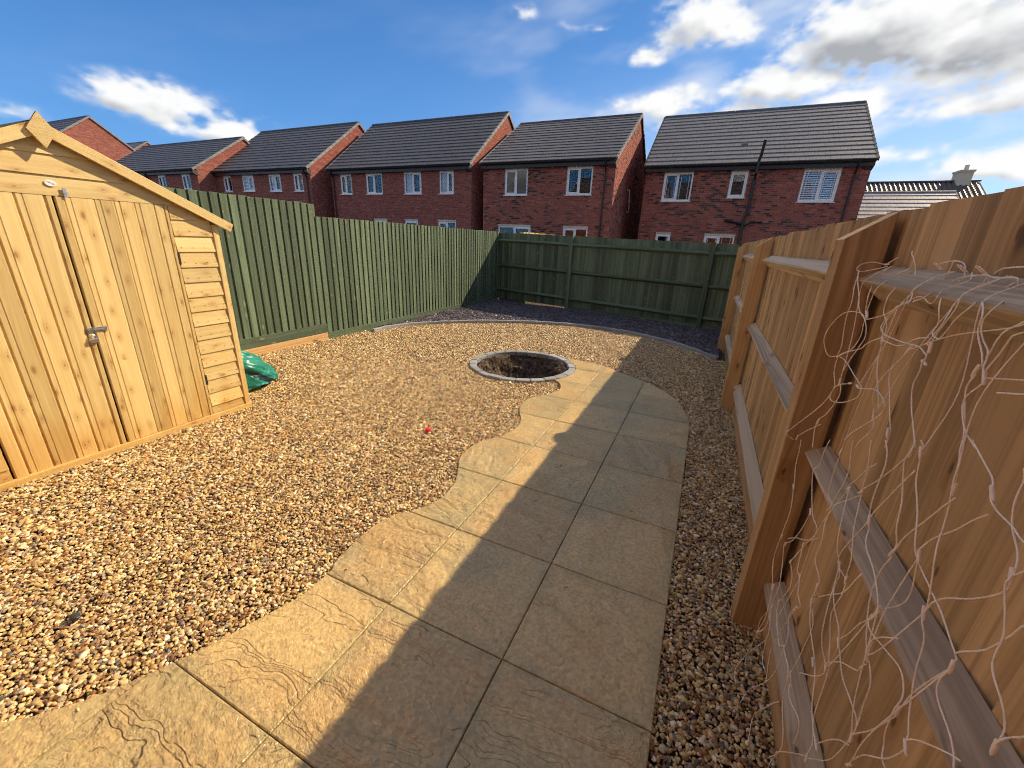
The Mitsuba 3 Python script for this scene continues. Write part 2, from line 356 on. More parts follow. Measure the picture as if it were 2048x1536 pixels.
NET_CABLES = '''1000,533,1638 1000,604,1617 982,645,1621 953,645,1613 940,645,1598 946,645,1590 968,645,1591 1000,590,1610
945,645,1592 925,560,1553 925,533,1502 925,533,1458 925,525,1398 925,509,1356 925,519,1319
947,645,1593 925,526,1545 925,469,1498 925,421,1484 925,379,1465
1000,564,1612 998,645,1563 925,411,1534 925,403,1496 925,375,1465
1000,424,1610 1000,509,1582 925,351,1558 925,380,1518 925,375,1465
925,375,1465 925,433,1479 925,572,1458 916,645,1406 905,645,1355 919,645,1314 925,604,1305 925,505,1326 925,406,1324 925,273,1309
925,375,1465 925,377,1425 925,419,1370 925,507,1328 925,510,1275 925,458,1230 925,504,1154 912,645,1031 879,645,983
925,375,1465 925,345,1431 925,351,1400 925,406,1308 925,414,1264 925,389,1224 925,429,1151 925,501,1092 925,473,1009
925,375,1465 925,244,1498 925,190,1524
1000,448,1657 1000,411,1633 1000,362,1581 925,121,1546 925,161,1538 925,190,1524 925,230,1495 925,237,1468 925,191,1454 925,107,1454 925,23,1461 925,-25,1451
925,120,1544 925,86,1555 1000,241,1569 1000,171,1593 1000,135,1603 1000,87,1609 1000,54,1612
1000,135,1603 1000,183,1570 925,-6,1546 925,-7,1519 925,-15,1499 925,-45,1489
1000,396,1615 1000,453,1575 925,266,1548 925,251,1506 925,229,1482 925,210,1439
925,210,1439 925,199,1399 925,157,1343 925,116,1288 925,111,1269 925,97,1231 925,149,1161
925,-25,1451 925,-26,1423 925,-19,1383 925,-40,1344 925,-81,1310 925,-112,1284
925,58,1446 925,92,1404 925,96,1369 925,64,1328 925,24,1279 925,13,1262 925,0,1231
1000,205,1637 1000,212,1606 1000,228,1574 925,79,1558
1000,263,1628 1000,204,1635 1000,162,1629 1000,138,1606
1000,49,1606 1000,38,1575 925,-155,1558 925,-162,1528 925,-183,1500 925,-196,1480 925,-192,1464
1000,-44,1607 1000,-28,1581 925,-160,1565 925,-153,1541 925,-167,1514 925,-199,1492 925,-220,1460
1000,-32,1603 1000,3,1588 1000,47,1571 925,-88,1556 925,-61,1527 925,-45,1489
1000,52,1611 1000,82,1585 1000,135,1566 925,-28,1535 925,-19,1486 925,-25,1469
925,-196,1459 925,-185,1428 925,-207,1392 925,-243,1345
925,-223,1455 925,-203,1419 925,-230,1382 925,-269,1358
925,330,1286 925,422,1253 925,459,1212 925,438,1195 925,347,1221 925,260,1267 925,251,1295 925,279,1307
925,251,1295 925,150,1322 925,90,1315 925,89,1284 925,151,1218 925,230,1148
925,-250,1556 925,-225,1536 925,-215,1507 925,-204,1490
925,-260,1542 925,-239,1523 925,-223,1484 925,-220,1460
916,645,981 918,645,960 922,645,976 925,462,1101
872,645,985 879,645,994 875,645,975 907,645,957
925,-262,1448 925,-287,1455 925,-315,1463
1000,38,1615 1000,17,1624 1000,-10,1628 1000,-40,1631
1000,54,1612 1000,17,1608 1000,-22,1612 1000,-40,1607
925,519,1319 925,424,1358 925,326,1390 925,302,1410 925,216,1445
925,209,1438 925,135,1440 925,86,1452 925,41,1472 925,-4,1486
925,228,1107 925,232,1070 925,219,977 925,173,969 925,163,910 925,138,868 925,135,803 925,84,784 925,74,755 925,69,688 925,33,662 925,36,577 925,41,453
925,339,1098 925,344,1012 925,388,949 925,300,859 925,220,846 925,270,752 925,329,634
925,175,1171 925,173,1133 925,148,1074 925,166,973 925,163,910
925,75,1216 925,57,1166 925,44,1113 925,31,1084 925,-3,1020 925,-52,956 925,-55,897
925,11,1245 925,-31,1200 925,-36,1125 925,-46,1074
925,-53,1067 925,-81,1028 925,-159,1011 925,-216,978 925,-213,961
925,-103,1296 925,-111,1276 925,-100,1246 925,-116,1205 925,-157,1164 925,-175,1120 925,-181,1083
925,-120,1304 925,-137,1284 925,-157,1238 925,-196,1204 925,-229,1170 925,-257,1132 925,-267,1114 925,-312,1111 925,-360,1106 925,-401,1097 925,-424,1083 925,-427,1063
925,-236,1356 925,-258,1323 925,-266,1278 925,-271,1227 925,-288,1186 925,-319,1121 925,-331,1077
925,-256,1365 925,-302,1346 925,-335,1331 925,-347,1312 925,-368,1300 925,-402,1298 925,-431,1295
925,-375,1376 925,-381,1336 925,-398,1299 925,-425,1273 925,-441,1247 925,-444,1229 925,-471,1182 925,-484,1139 925,-518,1117 925,-534,1088 925,-538,1058
925,-329,1070 925,-348,1038 925,-362,973 925,-396,904 925,-426,880
925,-185,1073 925,-172,1010 925,-180,949 925,-217,892 925,-242,866 925,-278,837 925,-284,778 925,-297,732 925,-303,705
925,-5,891 925,-21,850 925,-60,817 925,-120,797 925,-132,770 925,-186,739 925,-249,742 925,-289,740 925,-303,705
925,-60,892 925,-72,857 925,-60,782 925,-90,721 925,-119,679 925,-134,612 925,-159,538 925,-208,528
925,-215,960 925,-204,931 925,-227,915 925,-282,931 925,-333,943 925,-367,917 925,-376,891 925,-375,821 925,-384,800 925,-410,794
925,-428,1062 925,-425,1030 925,-441,1005 925,-482,986 925,-509,966
925,623,970 925,613,874 925,544,808 925,481,744 925,497,617 925,497,505 925,412,444 925,388,351 925,427,198 925,472,26 876,378,10 881,324,10
925,300,859 925,364,698 925,434,626 925,414,554 925,352,489 925,359,401 925,318,317 925,321,271 925,297,211 925,214,237
925,329,634 925,270,584 925,312,467 925,264,426 925,174,418 925,148,443
925,207,671 925,182,630 925,136,623 925,174,575 925,199,513 925,157,475 925,148,443 925,149,350 925,190,226 925,295,41 892,250,10
925,74,755 925,66,708 925,10,655 925,-54,617 925,-112,582 925,-148,546 925,-179,504 925,-194,455
925,41,453 925,-2,415 925,-106,458 925,-117,387
925,148,443 925,54,450 925,20,356 925,-65,295 925,-17,156
925,48,321 925,108,217 925,196,39 911,111,10 917,143,10
925,321,271 925,472,26 918,430,10
925,42,751 925,-19,816 925,-65,863 925,-86,909 925,-109,964
925,-130,788 925,-172,873 925,-210,932 925,-218,963
925,-180,1078 925,-199,1128 925,-243,1203 925,-279,1270
925,-251,1144 925,-265,1178 925,-313,1235 925,-356,1288
925,-333,1084 925,-348,1122 925,-395,1168 925,-429,1208 925,-444,1239
925,-422,1086 925,-450,1124 925,-470,1165 925,-488,1212
925,-237,884 925,-253,926 925,-301,980
925,-11,523 925,-89,610 925,-124,666
925,-119,697 925,-167,756 925,-234,813 925,-250,852
925,-209,536 925,-239,597 925,-271,648 925,-307,688
925,-331,680 925,-360,742 925,-406,810 925,-426,870
925,-424,882 925,-430,903 925,-469,946 925,-511,986
925,-538,1058 925,-543,1087 925,-558,1111
925,-305,718 925,-341,786 925,-378,883
925,32,1102 925,-25,1164 925,-98,1255
925,-53,1078 925,-92,1149 925,-143,1249
925,106,1071 925,49,1135 925,9,1185
925,186,939 925,107,1018 925,31,1084
925,422,663 925,332,731 925,256,779 925,170,852
925,-55,240 925,-39,146
925,-191,458 925,-136,375 925,-51,242'''

# ------------------------------------------------------------------ ground, patio, pit
PIT = np.array([-1.665, 4.0])
RO, RI = .75, .652
wave = spline([(-1.95, -1.35)] + PATIO_LEFT, 4)
topc = spline(PATIO_TOP + [(.6, 2.78)], 5)
patio = Polygon([(.6, -1.8), (-2.4, -1.8)] + [tuple(p) for p in wave] + [(-1.30, 4.05)] + [tuple(p) for p in topc]).buffer(0)
ring_disc = Point(*PIT).buffer(RO + .004, 48)
paved = patio.difference(ring_disc)


def flat(poly, z):
    """one sheet with the outline (and holes) of poly"""
    v, f = trimesh.creation.triangulate_polygon(poly, engine='earcut')
    return MB().add(np.c_[v, np.full(len(v), z)], f)


put(struct('ground', 'bare earth that the garden is laid on'), flat(sbox(-300, -120, 300, 480).difference(Point(*PIT).buffer(.66, 32)), -.055), 'soil')

patio_key = struct('patio', 'wavy edged path of buff riven stone slabs')
put(patio_key, flat(paved.buffer(-.012), -.009), 'joint_sand')


def slab(poly, key):
    """one paving slab with a worn, rounded top edge"""
    c = np.array(shapely.segmentize(poly.exterior.simplify(.0012), .30).coords)[:-1]
    area = np.sum(c[:, 0] * np.roll(c[:, 1], -1) - np.roll(c[:, 0], -1) * c[:, 1])
    c = c if area > 0 else c[::-1]
    e = np.roll(c, -1, 0) - c
    n = np.stack([e[:, 1], -e[:, 0]], 1) / (np.linalg.norm(e, axis=1, keepdims=True) + 1e-9)
    nv = n + np.roll(n, 1, 0)
    nv /= np.maximum(np.linalg.norm(nv, axis=1, keepdims=True), .6)
    inner, mid = c - nv * .0055, c - nv * .0018
    inner, mid = inner + rng.normal(0, .0007, c.shape), mid + rng.normal(0, .0005, c.shape)
    h = rng.normal(0, .0008)
    tilt = rng.normal(0, .0010, 2)
    ctr = c.mean(0)
    top = lambda q: h + (q - ctr) @ tilt
    k = len(c)
    V = np.vstack([np.c_[inner, top(inner)], np.c_[mid, top(mid) - .0018], np.c_[c, top(c) - .0055], np.c_[c, np.full(k, -.045)]])
    i = np.arange(k)
    j = (i + 1) % k
    F = [np.stack([a * k + i, a * k + j, (a - 1) * k + j, (a - 1) * k + i], 1) for a in (1, 2, 3)]
    F = np.vstack(F)
    F = np.vstack([F[:, [0, 1, 2]], F[:, [0, 2, 3]]])
    try:
        tv, tf = trimesh.creation.triangulate_polygon(Polygon(inner), engine='earcut')
        n0 = len(V)
        V = np.vstack([V, np.c_[tv, top(tv)]])
        F = np.vstack([F, tf + n0])
    except Exception:
        return
    part(patio_key, 'slab', MB().add(V, F), 'slab_stone')


for cj in range(-3, 9):
    for ci in range(-5, 1):
        g = .0022
        cell = sbox(ci * SLAB + g, cj * SLAB + g, ci * SLAB + SLAB - g, cj * SLAB + SLAB - g).intersection(paved)
        for poly in getattr(cell, 'geoms', [cell]):
            if isinstance(poly, Polygon) and poly.area > .0015:
                slab(poly, patio_key)

# the ring of setts round the dug hole
ring = thing('pit_ring', 'circle of pale grey stone setts round the open dug hole in the gravel', 'kerb ring')
NS = 24
for k in range(NS):
    a0, a1 = [2 * PI * (k + .13 + s) / NS for s in (.035, .965)]
    aa = np.linspace(a0, a1, 5)
    z = .009 + rng.normal(0, .003)
    ro, ri = RO + rng.normal(0, .003), RI + rng.normal(0, .003)
    sec = np.array([(ri, -.05), (ro, -.05), (ro, z - .008), (ro - .008, z), (ri + .008, z), (ri, z - .008)])
    V = [(PIT[0] + r * math.cos(t), PIT[1] + r * math.sin(t), zz) for t in aa for r, zz in sec]
    n = len(sec)
    F = [(i * n + q, (i + 1) * n + q, (i + 1) * n + (q + 1) % n, i * n + (q + 1) % n) for i in range(4) for q in range(n)]
    F = np.array(F)
    F = np.vstack([F[:, [0, 1, 2]], F[:, [0, 2, 3]], [(0, q, q + 1) for q in range(1, n - 1)], [(4 * n, 4 * n + q + 1, 4 * n + q) for q in range(1, n - 1)]])
    grey = .29 + rng.uniform(-.06, .05)
    part(ring, 'sett', MB().add(V, F, None, (grey * .97, grey * 1.0, grey * 1.0)), 'tinted_concrete')

# the hole itself
nr, na = 46, 150
rr = np.linspace(1.04, 0, nr)
V = []
for t in rr:
    for a in np.arange(na) * 2 * PI / na:
        q = np.array([math.cos(a), math.sin(a)])
        V.append([*(PIT + .66 * t * q), 0])
V = np.array(V)
rad = np.hypot(V[:, 0] - PIT[0], V[:, 1] - PIT[1]) / .66
depth = -.03 - .33 * sstep(1.02, .42, rad + (meshkit.fbm(V * np.array([4, 4, 1]), 3, 1) - .5) * .5)
V[:, 2] = depth
n3 = np.stack([meshkit.fbm(V * 9 + 7 * k, 4, k) - .5 for k in range(3)], 1) * .11 + np.stack([meshkit.fbm(V * 38 + 7 * k, 2, k + 5) - .5 for k in range(3)], 1) * .035
V = V + n3 * sstep(1.03, .86, rad)[:, None]
i, j = np.meshgrid(np.arange(nr - 1), np.arange(na), indexing='ij')
F = np.stack([i * na + j, i * na + (j + 1) % na, (i + 1) * na + (j + 1) % na, (i + 1) * na + j], -1).reshape(-1, 4)
put(struct('dug_hole', 'round hole dug into dark crumbly soil'), MB().add(V, F), 'soil')

# ------------------------------------------------------------------ gravel and slate
e = np.array(EDGE_LINE)
keep = [0, 1, 2, 3, 4, 5, 7, 8, 9, 10, 11]
e = e[keep]
ts = np.linspace(0, 1, len(e))
px, py = np.polyfit(ts, e[:, 0], 4), np.polyfit(ts, e[:, 1], 5)
tt = np.linspace(-.06, 1.03, 60)
EDGE = np.stack([np.polyval(px, tt), np.polyval(py, tt)], 1)
EDGE = EDGE[(EDGE[:, 0] > -5.2)]
BACK0, BACK1 = np.array([-5.04, 9.862]), np.array([1.10, 8.725])
gravel_area = Polygon([(-5.06, -1.75), (1.06, -1.75), (1.06, EDGE[-1][1])] + [tuple(q) for q in EDGE[::-1]] + [(-5.06, EDGE[0][1])]).buffer(0)
gravel_area = gravel_area.difference(paved.buffer(-.004)).difference(Point(*PIT).buffer(RO)).difference(sbox(-4.95, -.74, -3.44, 1.2))
slate_area = Polygon([tuple(q) for q in EDGE] + [(1.06, 8.72), (-5.05, 9.84), (-5.05, 4.85)]).buffer(0)

ICO = trimesh.creation.icosahedron()
ICO_V, ICO_F = np.array(ICO.vertices), np.array(ICO.faces)
OCT_V = np.array([(1, 0, 0), (-1, 0, 0), (0, 1, 0), (0, -1, 0), (0, 0, 1), (0, 0, -1.0)])
OCT_F = np.array([(0, 2, 4), (2, 1, 4), (1, 3, 4), (3, 0, 4), (2, 0, 5), (1, 2, 5), (3, 1, 5), (0, 3, 5)])


def turns(yaw, tilt, axis):
    """rotation matrices: tilt about a level axis, after a turn about z"""
    c, s = np.cos(yaw), np.sin(yaw)
    o, l = np.zeros_like(c), np.ones_like(c)
    rz = np.stack([np.stack([c, -s, o], -1), np.stack([s, c, o], -1), np.stack([o, o, l], -1)], -2)
    ax, ay = np.cos(axis), np.sin(axis)
    c, s = np.cos(tilt), np.sin(tilt)
    rt = np.stack([np.stack([c + ax * ax * (1 - c), ax * ay * (1 - c), ay * s], -1), np.stack([ax * ay * (1 - c), c + ay * ay * (1 - c), -ax * s], -1), np.stack([-ay * s, ax * s, c], -1)], -2)
    return rt @ rz


def pebbles(mb, p, r, base_v, base_f, cols, rough=.27, flatness=(.38, .7)):
    n = len(p)
    nb = len(base_v)
    size = np.stack([r, r * rng.uniform(.52, .92, n), r * rng.uniform(*flatness, n)], -1)
    v = base_v[None] * (1 + rng.uniform(-rough, rough, (n, nb, 1))) * size[:, None, :]
    R = turns(rng.uniform(0, 2 * PI, n), np.abs(rng.normal(0, .35, n)), rng.uniform(0, 2 * PI, n))
    v = np.einsum('nij,nkj->nki', R, v) + p[:, None, :]
    split = rng.uniform(0, 1, n) < .55      # broken flints keep hard facets, the rest are rounded
    vs, k = v[split][:, base_f.ravel()], base_f.size
    mb.add(vs.reshape(-1, 3), np.arange(len(vs) * k).reshape(-1, 3), None, np.repeat(cols[split], k, 0))
    v, cols, n = v[~split], cols[~split], int((~split).sum())
    f = base_f[None] + (np.arange(n) * nb)[:, None, None]
    mb.add(v.reshape(-1, 3), f.reshape(-1, 3), None, np.repeat(cols, nb, 0))


PAL = np.array([(.72, .56, .30), (.60, .44, .20), (.46, .29, .11), (.31, .165, .065), (.20, .10, .045), (.82, .71, .50), (.26, .22, .17), (.085, .075, .07), (.52, .42, .27), (.58, .38, .14)])
PAL_W = np.array([.17, .18, .19, .13, .07, .055, .05, .035, .06, .06])


def scatter(area, grid, lo, hi):
    """one point per jittered cell of the area whose distance from the spot (0.4, -1.1) is between lo and hi"""
    x0, y0, x1, y1 = area.bounds
    gx, gy = np.meshgrid(np.arange(x0, x1, grid), np.arange(y0, y1, grid))
    q = np.stack([gx.ravel(), gy.ravel()], 1) + rng.uniform(-.5, .5, (gx.size, 2)) * grid * 1.1
    d = np.hypot(q[:, 0] - .4, q[:, 1] + 1.1)
    q = q[(d >= lo) & (d < hi)]
    return q[shapely.contains_xy(area, q[:, 0], q[:, 1])]


def gravel_z(q):
    p3 = np.c_[q * 1.7, np.zeros(len(q))]
    return -.013 + (meshkit.fbm(p3, 3, 4) - .5) * .018


gm = MB()
for grid, lo, hi, bv, bf, s in ((.0124, 0, 2.8, ICO_V, ICO_F, .0098), (.0145, 2.8, 4.6, ICO_V, ICO_F, .0115), (.0185, 4.6, 20, OCT_V, OCT_F, .0180)):
    q = scatter(gravel_area, grid, lo, hi)
    n = len(q)
    r = s * np.exp(rng.normal(0, .30, n))
    col = PAL[rng.choice(len(PAL), n, p=PAL_W / PAL_W.sum())] * np.array([1.02, 1.01, .96]) * rng.uniform(.66, 1.16, (n, 1)) * rng.normal(1, .04, (n, 3))
    z = gravel_z(q) - r * .5 + rng.uniform(-.007, .006, n)
    pebbles(gm, np.c_[q, z], r, bv, bf, np.clip(col, .02, .9))
# a few strays kicked onto the slabs
rim_band = paved.boundary.buffer(.10).intersection(paved.buffer(-.01))
q = scatter(rim_band, .12, 0, 6)
q = q[rng.uniform(0, 1, len(q)) < .16]
n = len(q)
pebbles(gm, np.c_[q, np.full(n, .004)], .007 * np.exp(rng.normal(0, .25, n)), ICO_V, ICO_F, PAL[rng.choice(len(PAL), n, p=PAL_W / PAL_W.sum())])
key = numbered('gravel_bed')
labels[key] = {'label': 'golden brown pea gravel spread over the garden round the path', 'category': 'gravel', 'kind': 'stuff'}
put(key, gm, 'tinted_stone', True)

sm = MB()
q = scatter(slate_area, .021, 0, 30)
n = len(q)
k = 5
ang = (np.arange(k)[None] + rng.uniform(-.3, .3, (n, k))) * 2 * PI / k
rad = (.017 * np.exp(rng.normal(0, .35, n)))[:, None] * rng.uniform(.7, 1.25, (n, k))
top = np.stack([np.cos(ang) * rad * 1.35, np.sin(ang) * rad * .8, np.full((n, k), .0035)], -1)
v = np.concatenate([top, top * np.array([1, 1, -1])], 1)
R = turns(rng.uniform(0, 2 * PI, n), np.abs(rng.normal(0, .33, n)), rng.uniform(0, 2 * PI, n))
z = -.012 + rng.uniform(-.012, .012, n) + (meshkit.fbm(np.c_[q * 1.3, np.zeros(n)], 3, 12) - .4) * .05
v = np.einsum('nij,nkj->nki', R, v) + np.c_[q, z][:, None]
bf = np.array([(0, a, a + 1) for a in range(1, k - 1)] + [t for a in range(k) for t in ((a, a + k, (a + 1) % k), ((a + 1) % k, a + k, (a + 1) % k + k))])
sp = np.array([(.105, .090, .110), (.075, .072, .090), (.13, .098, .112), (.17, .165, .18)])[rng.choice(4, n, p=[.4, .3, .2, .1])] * rng.uniform(.7, 1.25, (n, 1))
sm.add(v.reshape(-1, 3), (bf[None] + (np.arange(n) * 2 * k)[:, None, None]).reshape(-1, 3), None, np.repeat(sp, 2 * k, 0))
key = numbered('slate_bed')
labels[key] = {'label': 'plum and grey slate chippings between the curved edging and the fence', 'category': 'slate chippings', 'kind': 'stuff'}
put(key, sm, 'tinted_slate')

edging = thing('garden_edging', 'curved strip of grey edging blocks between the golden gravel and the slate', 'edging')
ln = LineString(EDGE).intersection(sbox(-5.03, 4, 1.03, 9))
ln = max(ln.geoms, key=lambda s: s.length) if hasattr(ln, 'geoms') else ln
nb = int(ln.length / .205)
for k in range(nb):
    a, b = [np.array(ln.interpolate((k + s) / nb, normalized=True).coords[0]) for s in (.012, .988)]
    w = (b - a) / np.linalg.norm(b - a)
    nrm = np.array([-w[1], w[0], 0])
    z = rng.normal(0, .002)
    g = .30 + rng.uniform(-.035, .035)
    bar(mb := MB(), (*a, -.02 + z), (*b, -.02 + z), nrm, Z, rsec(.052, .115, .006), col=(g, g * 1.02, g * 1.04))
    part(edging, 'block', mb, 'tinted_concrete')

# ------------------------------------------------------------------ close-board fences
def feather(mb, p, along, out, z0, z1, pitch=.113, w=.127, thick=.021, thin=.006, col=None):
    """one feather-edge board; its thick edge at p, its thin edge under the next board's thick edge; out: the side that shows"""
    lift = .007
    sec = [(0, 0.002), (w, 0), (w, thin), (0, lift + thick)]
    lean = rng.normal(0, .0022)
    p = np.asarray(p, float)
    q0, q1 = p + Z * z0, p + Z * z1 + np.asarray(along) * lean
    return bar(mb, q0, q1, along, out, sec)


# left fence: we see its boarded face.  It steps down at y = 3.65
LX = -5.075
for name, lab, y0, y1, top, bot in (('green_fence', 'taller green close-board fence panel standing behind the wooden shed', -1.6, 3.65, 2.055, .245),
                                    ('green_fence', 'sunlit green close-board fence with narrow vertical boards, stepping down from the taller panel', 3.655, 9.90, 1.885, .09)):
    f = thing(name, lab, 'fence')
    n = int((y1 - y0) / .113)
    step = (y1 - y0) / n
    for k in range(n):
        feather(mb := MB(), (LX, y0 + k * step, 0), Y, X, bot - .004, top + rng.normal(0, .003), w=step + .014)
        part(f, 'board', mb, 'green_wood')
    bar(mb := MB(), (LX + .012, y0, bot - .075), (LX + .012, y1, bot - .075), X, Z, rsec(.026, .15))
    part(f, 'gravel_board', mb, 'green_wood')
    if bot > .2:
        bar(mb := MB(), (LX + .006, y0, .03), (LX + .006, y1, .03), X, Z, rsec(.03, .128))
        part(f, 'base_plank', mb, 'brown_wood', label='bare reddish brown plank under the green gravel board')
    for z in (top - .25, (top + bot) / 2, bot + .22):
        bar(mb := MB(), (LX - .005, y0, z), (LX - .005, y1, z), Z, X, [(-.05, 0), (.05, 0), (0, -.06)])
        part(f, 'rail', mb, 'green_wood')
    for y in np.arange(y1 - .06, y0, -3.05):
        bar(mb := MB(), (LX - .06, y, -.2), (LX - .06, y, top - .03), X, Y, rsec(.1, .1))
        part(f, 'post', mb, 'green_wood')

# back fence: we see its rails and posts
f = thing('green_fence', 'dark shaded green fence across the end of the garden, rails and posts showing', 'fence')
BD = (BACK1 - BACK0) / np.linalg.norm(BACK1 - BACK0)
BD = np.array([*BD, 0])
BN = np.array([BD[1], -BD[0], 0])  # towards the garden
BL = np.linalg.norm(BACK1 - BACK0)
b0 = np.array([*BACK0, 0])
back_top = lambda s: 1.872 - .0175 * s
n = int(BL / .113)
for k in range(-2, n):
    s = k * BL / n
    feather(mb := MB(), b0 + BD * (s + .127) - BN * .008, -BD, -BN, .05 if s > 2.35 else .042, back_top(s) + rng.normal(0, .004))
    part(f, 'board', mb, 'green_wood')
posts = [2.34, 5.66]
bays = [(0.0, 2.29), (2.39, 5.61), (5.71, BL - .05)]
for s0, s1 in bays:
    for dz in (-.205, -.88, -1.56):
        za, zb = back_top(s0) + dz, back_top(s1) + dz
        bar(mb := MB(), b0 + BD * s0 + Z * za, b0 + BD * s1 + Z * zb, Z, BN, [(-.052, 0), (.048, 0), (.01, .068), (-.008, .07)])
        part(f, 'rail', mb, 'green_wood')
for s in posts:
    bar(mb := MB(), b0 + BD * s + BN * .035 - Z * .2, b0 + BD * s + BN * .035 + Z * (back_top(s) + .012), BD, BN, rsec(.098, .1, .004))
    part(f, 'post', mb, 'green_wood')
bar(mb := MB(), b0 + BD * 2.39 + BN * .012 + Z * .0, b0 + BD * (BL - .02) + BN * .012 + Z * .0, BN, Z, rsec(.024, .13))
part(f, 'gravel_board', mb, 'green_wood')
bar(mb := MB(), b0 + BD * .02 - BN * .05 + Z * .0, b0 + BD * .95 - BN * .05 + Z * .0, BN, Z, rsec(.024, .18))
part(f, 'gravel_board', mb, 'green_wood')

# right fence: brown, its rails and posts towards us
f = thing('brown_fence', 'new golden brown wooden fence along the right side of the path', 'fence')
BX = 1.03
y0, y1 = -2.5, 8.76
n = int((y1 - y0) / .111)
step = (y1 - y0) / n
tops = 1.783 + rng.normal(0, .0035, n)
for k in range(n):
    y = y0 + k * step
    w = step + .014
    th = rng.normal(0, .0012)
    sec = [(0, .009), (w, 0), (w, .006), (0, .028)]
    bar(mb := MB(), (BX + th, y, .10), (BX + th, y + rng.normal(0, .002), tops[k]), Y, X, sec)
    part(f, 'board', mb, 'brown_wood')
posts = [-2.386, .664, 3.712, 6.762]
for y in posts:
    bar(mb := MB(), (.9465, y + .05, -.25), (.9465, y + .05, 1.752), X, Y, rsec(.125, .1, .004))
    v = mb.v[0]
    hi = v[:, 2] > 1
    v[hi, 2] = 1.688 + (v[hi, 0] - .884) * .70   # weathered top sloping to the boards
    part(f, 'post', mb, 'brown_wood')
ends = [-2.5] + posts + [8.72]
for a, b in zip(ends[:-1], ends[1:]):
    a2, b2 = a + .1, b
    if b2 - a2 < .2:
        continue
    for z in (1.556, .900, .232):
        nseg = 1
        bar(mb := MB(), (BX - .001, a2 - .0, z), (BX - .001, b2, z + rng.normal(0, .004)), Z, X, [(.054, 0), (.012, -.068), (.004, -.070), (-.054, 0)])
        part(f, 'rail', mb, 'grey_wood')
    bar(mb := MB(), (BX - .015, a2, .035), (BX - .015, b2, .035), X, Z, rsec(.024, .15))
    part(f, 'gravel_board', mb, 'brown_wood')

# pale fence of the next garden, seen over the back fence
f = thing('pale_fence', 'pale sunlit fence of the next garden, its top just showing over the dark green fence', 'fence')
for k in range(44):
    y = 11.2 + k * .125
    feather(mb := MB(), (-4.9, y, 0), Y, X, .02, 1.935 + rng.normal(0, .004), w=.139)
    part(f, 'board', mb, 'shed_wood')
for y in (11.25, 14.0, 16.6):
    bar(mb := MB(), (-4.96, y, -.2), (-4.96, y, 1.93), X, Y, rsec(.1, .1))
    part(f, 'post', mb, 'shed_wood')

# ------------------------------------------------------------------ the shed
shed = thing('garden_shed', 'new yellow pine shed with double doors and overlapped boarding', 'shed')
SX = -3.42
AY, AZ, SL = .245, 2.225, .506      # apex of the gable, slope of the roof
HALF = .965
under = lambda y: AZ - .075 - SL * abs(y - AY)
gable = Polygon([(AY - HALF, .03), (AY + HALF, .03), (AY + HALF, under(AY + HALF) + .02), (AY, under(AY) + .02), (AY - HALF, under(AY - HALF) + .02)])


def clad(poly, z0, z1, name='cladding_board', lab=None):
    """overlapped board: its lower edge stands proud of the board below"""
    poly = poly.intersection(gable)
    if poly.is_empty or poly.area < 1e-4:
        return
    depth = lambda z: SX + .004 + .013 * (z1 - z) / (z1 - z0)
    mb = MB()
    u = uid()
    slabmesh(mb, poly, lambda a, b, d: (depth(b) if d > 0 else SX - .012, a, b), 0, 1, u)
    part(shed, name, mb, 'shed_wood', label=lab)


for z0, z1 in ((1.800, 1.930), (1.921, 2.052), (2.043, 2.175), (2.166, 2.30)):
    clad(sbox(-2, z0, 2, z1), z0, z1)
for k in range(15):
    z1 = 1.83 - .1225 * k
    z0 = z1 - .132
    for a, b in ((.870, 1.162), (-.67, -.380)):
        clad(sbox(a, max(z0, .032), b, min(z1, 1.799)), z0, z1)
for y in (1.187, -.695):
    bar(mb := MB(), (SX + .006, y, .012), (SX + .006, y, under(y) - .006), X, Y, rsec(.034, .046, .002))
    part(shed, 'corner_trim', mb, 'shed_wood')
bar(mb := MB(), (SX + .012, AY - HALF, .004), (SX + .012, AY + HALF, .004), X, Z, rsec(.05, .05))
part(shed, 'base_bearer', mb, 'shed_wood')


def door(y0, y1, cuts, gapw, lab):
    d = numbered(shed + '__door')
    mb = MB()
    slabmesh(mb, sbox(y0 + .004, .034, y1 - .004, 1.796), lambda a, b, d: (SX + d, a, b), -.012, .001)
    put(d, mb, 'shed_wood')
    labels[d] = {'label': lab}
    cuts = [y0] + cuts + [y1]
    for a, b in zip(cuts[:-1], cuts[1:]):
        w = b - a - gapw
        t = .016 + rng.normal(0, .0006)
        c = .0045
        sec = [(0, 0), (w, 0), (w, t - c), (w - c, t), (c, t), (0, t - c)]
        if w > .09:   # rebated edge beside every joint
            sec = [(0, 0), (w, 0), (w, t - c), (w - c, t), (.032, t), (.028, t - .004), (.004, t - .004), (0, t - .007)]
        bar(mb := MB(), (SX + .002, a + gapw / 2, .030 + rng.normal(0, .002)), (SX + .002, a + gapw / 2, 1.797), Y, X, sec)
        part(d, 'board', mb, 'shed_wood')


door(-.372, .226, [-.303, -.185, -.066, .056, .187], .010, 'left shed door with strongly grooved boards')
door(.233, .864, [.279, .430, .537, .655, .775, .838], .003, 'right shed door, flush boards, metal hasp on its edge')

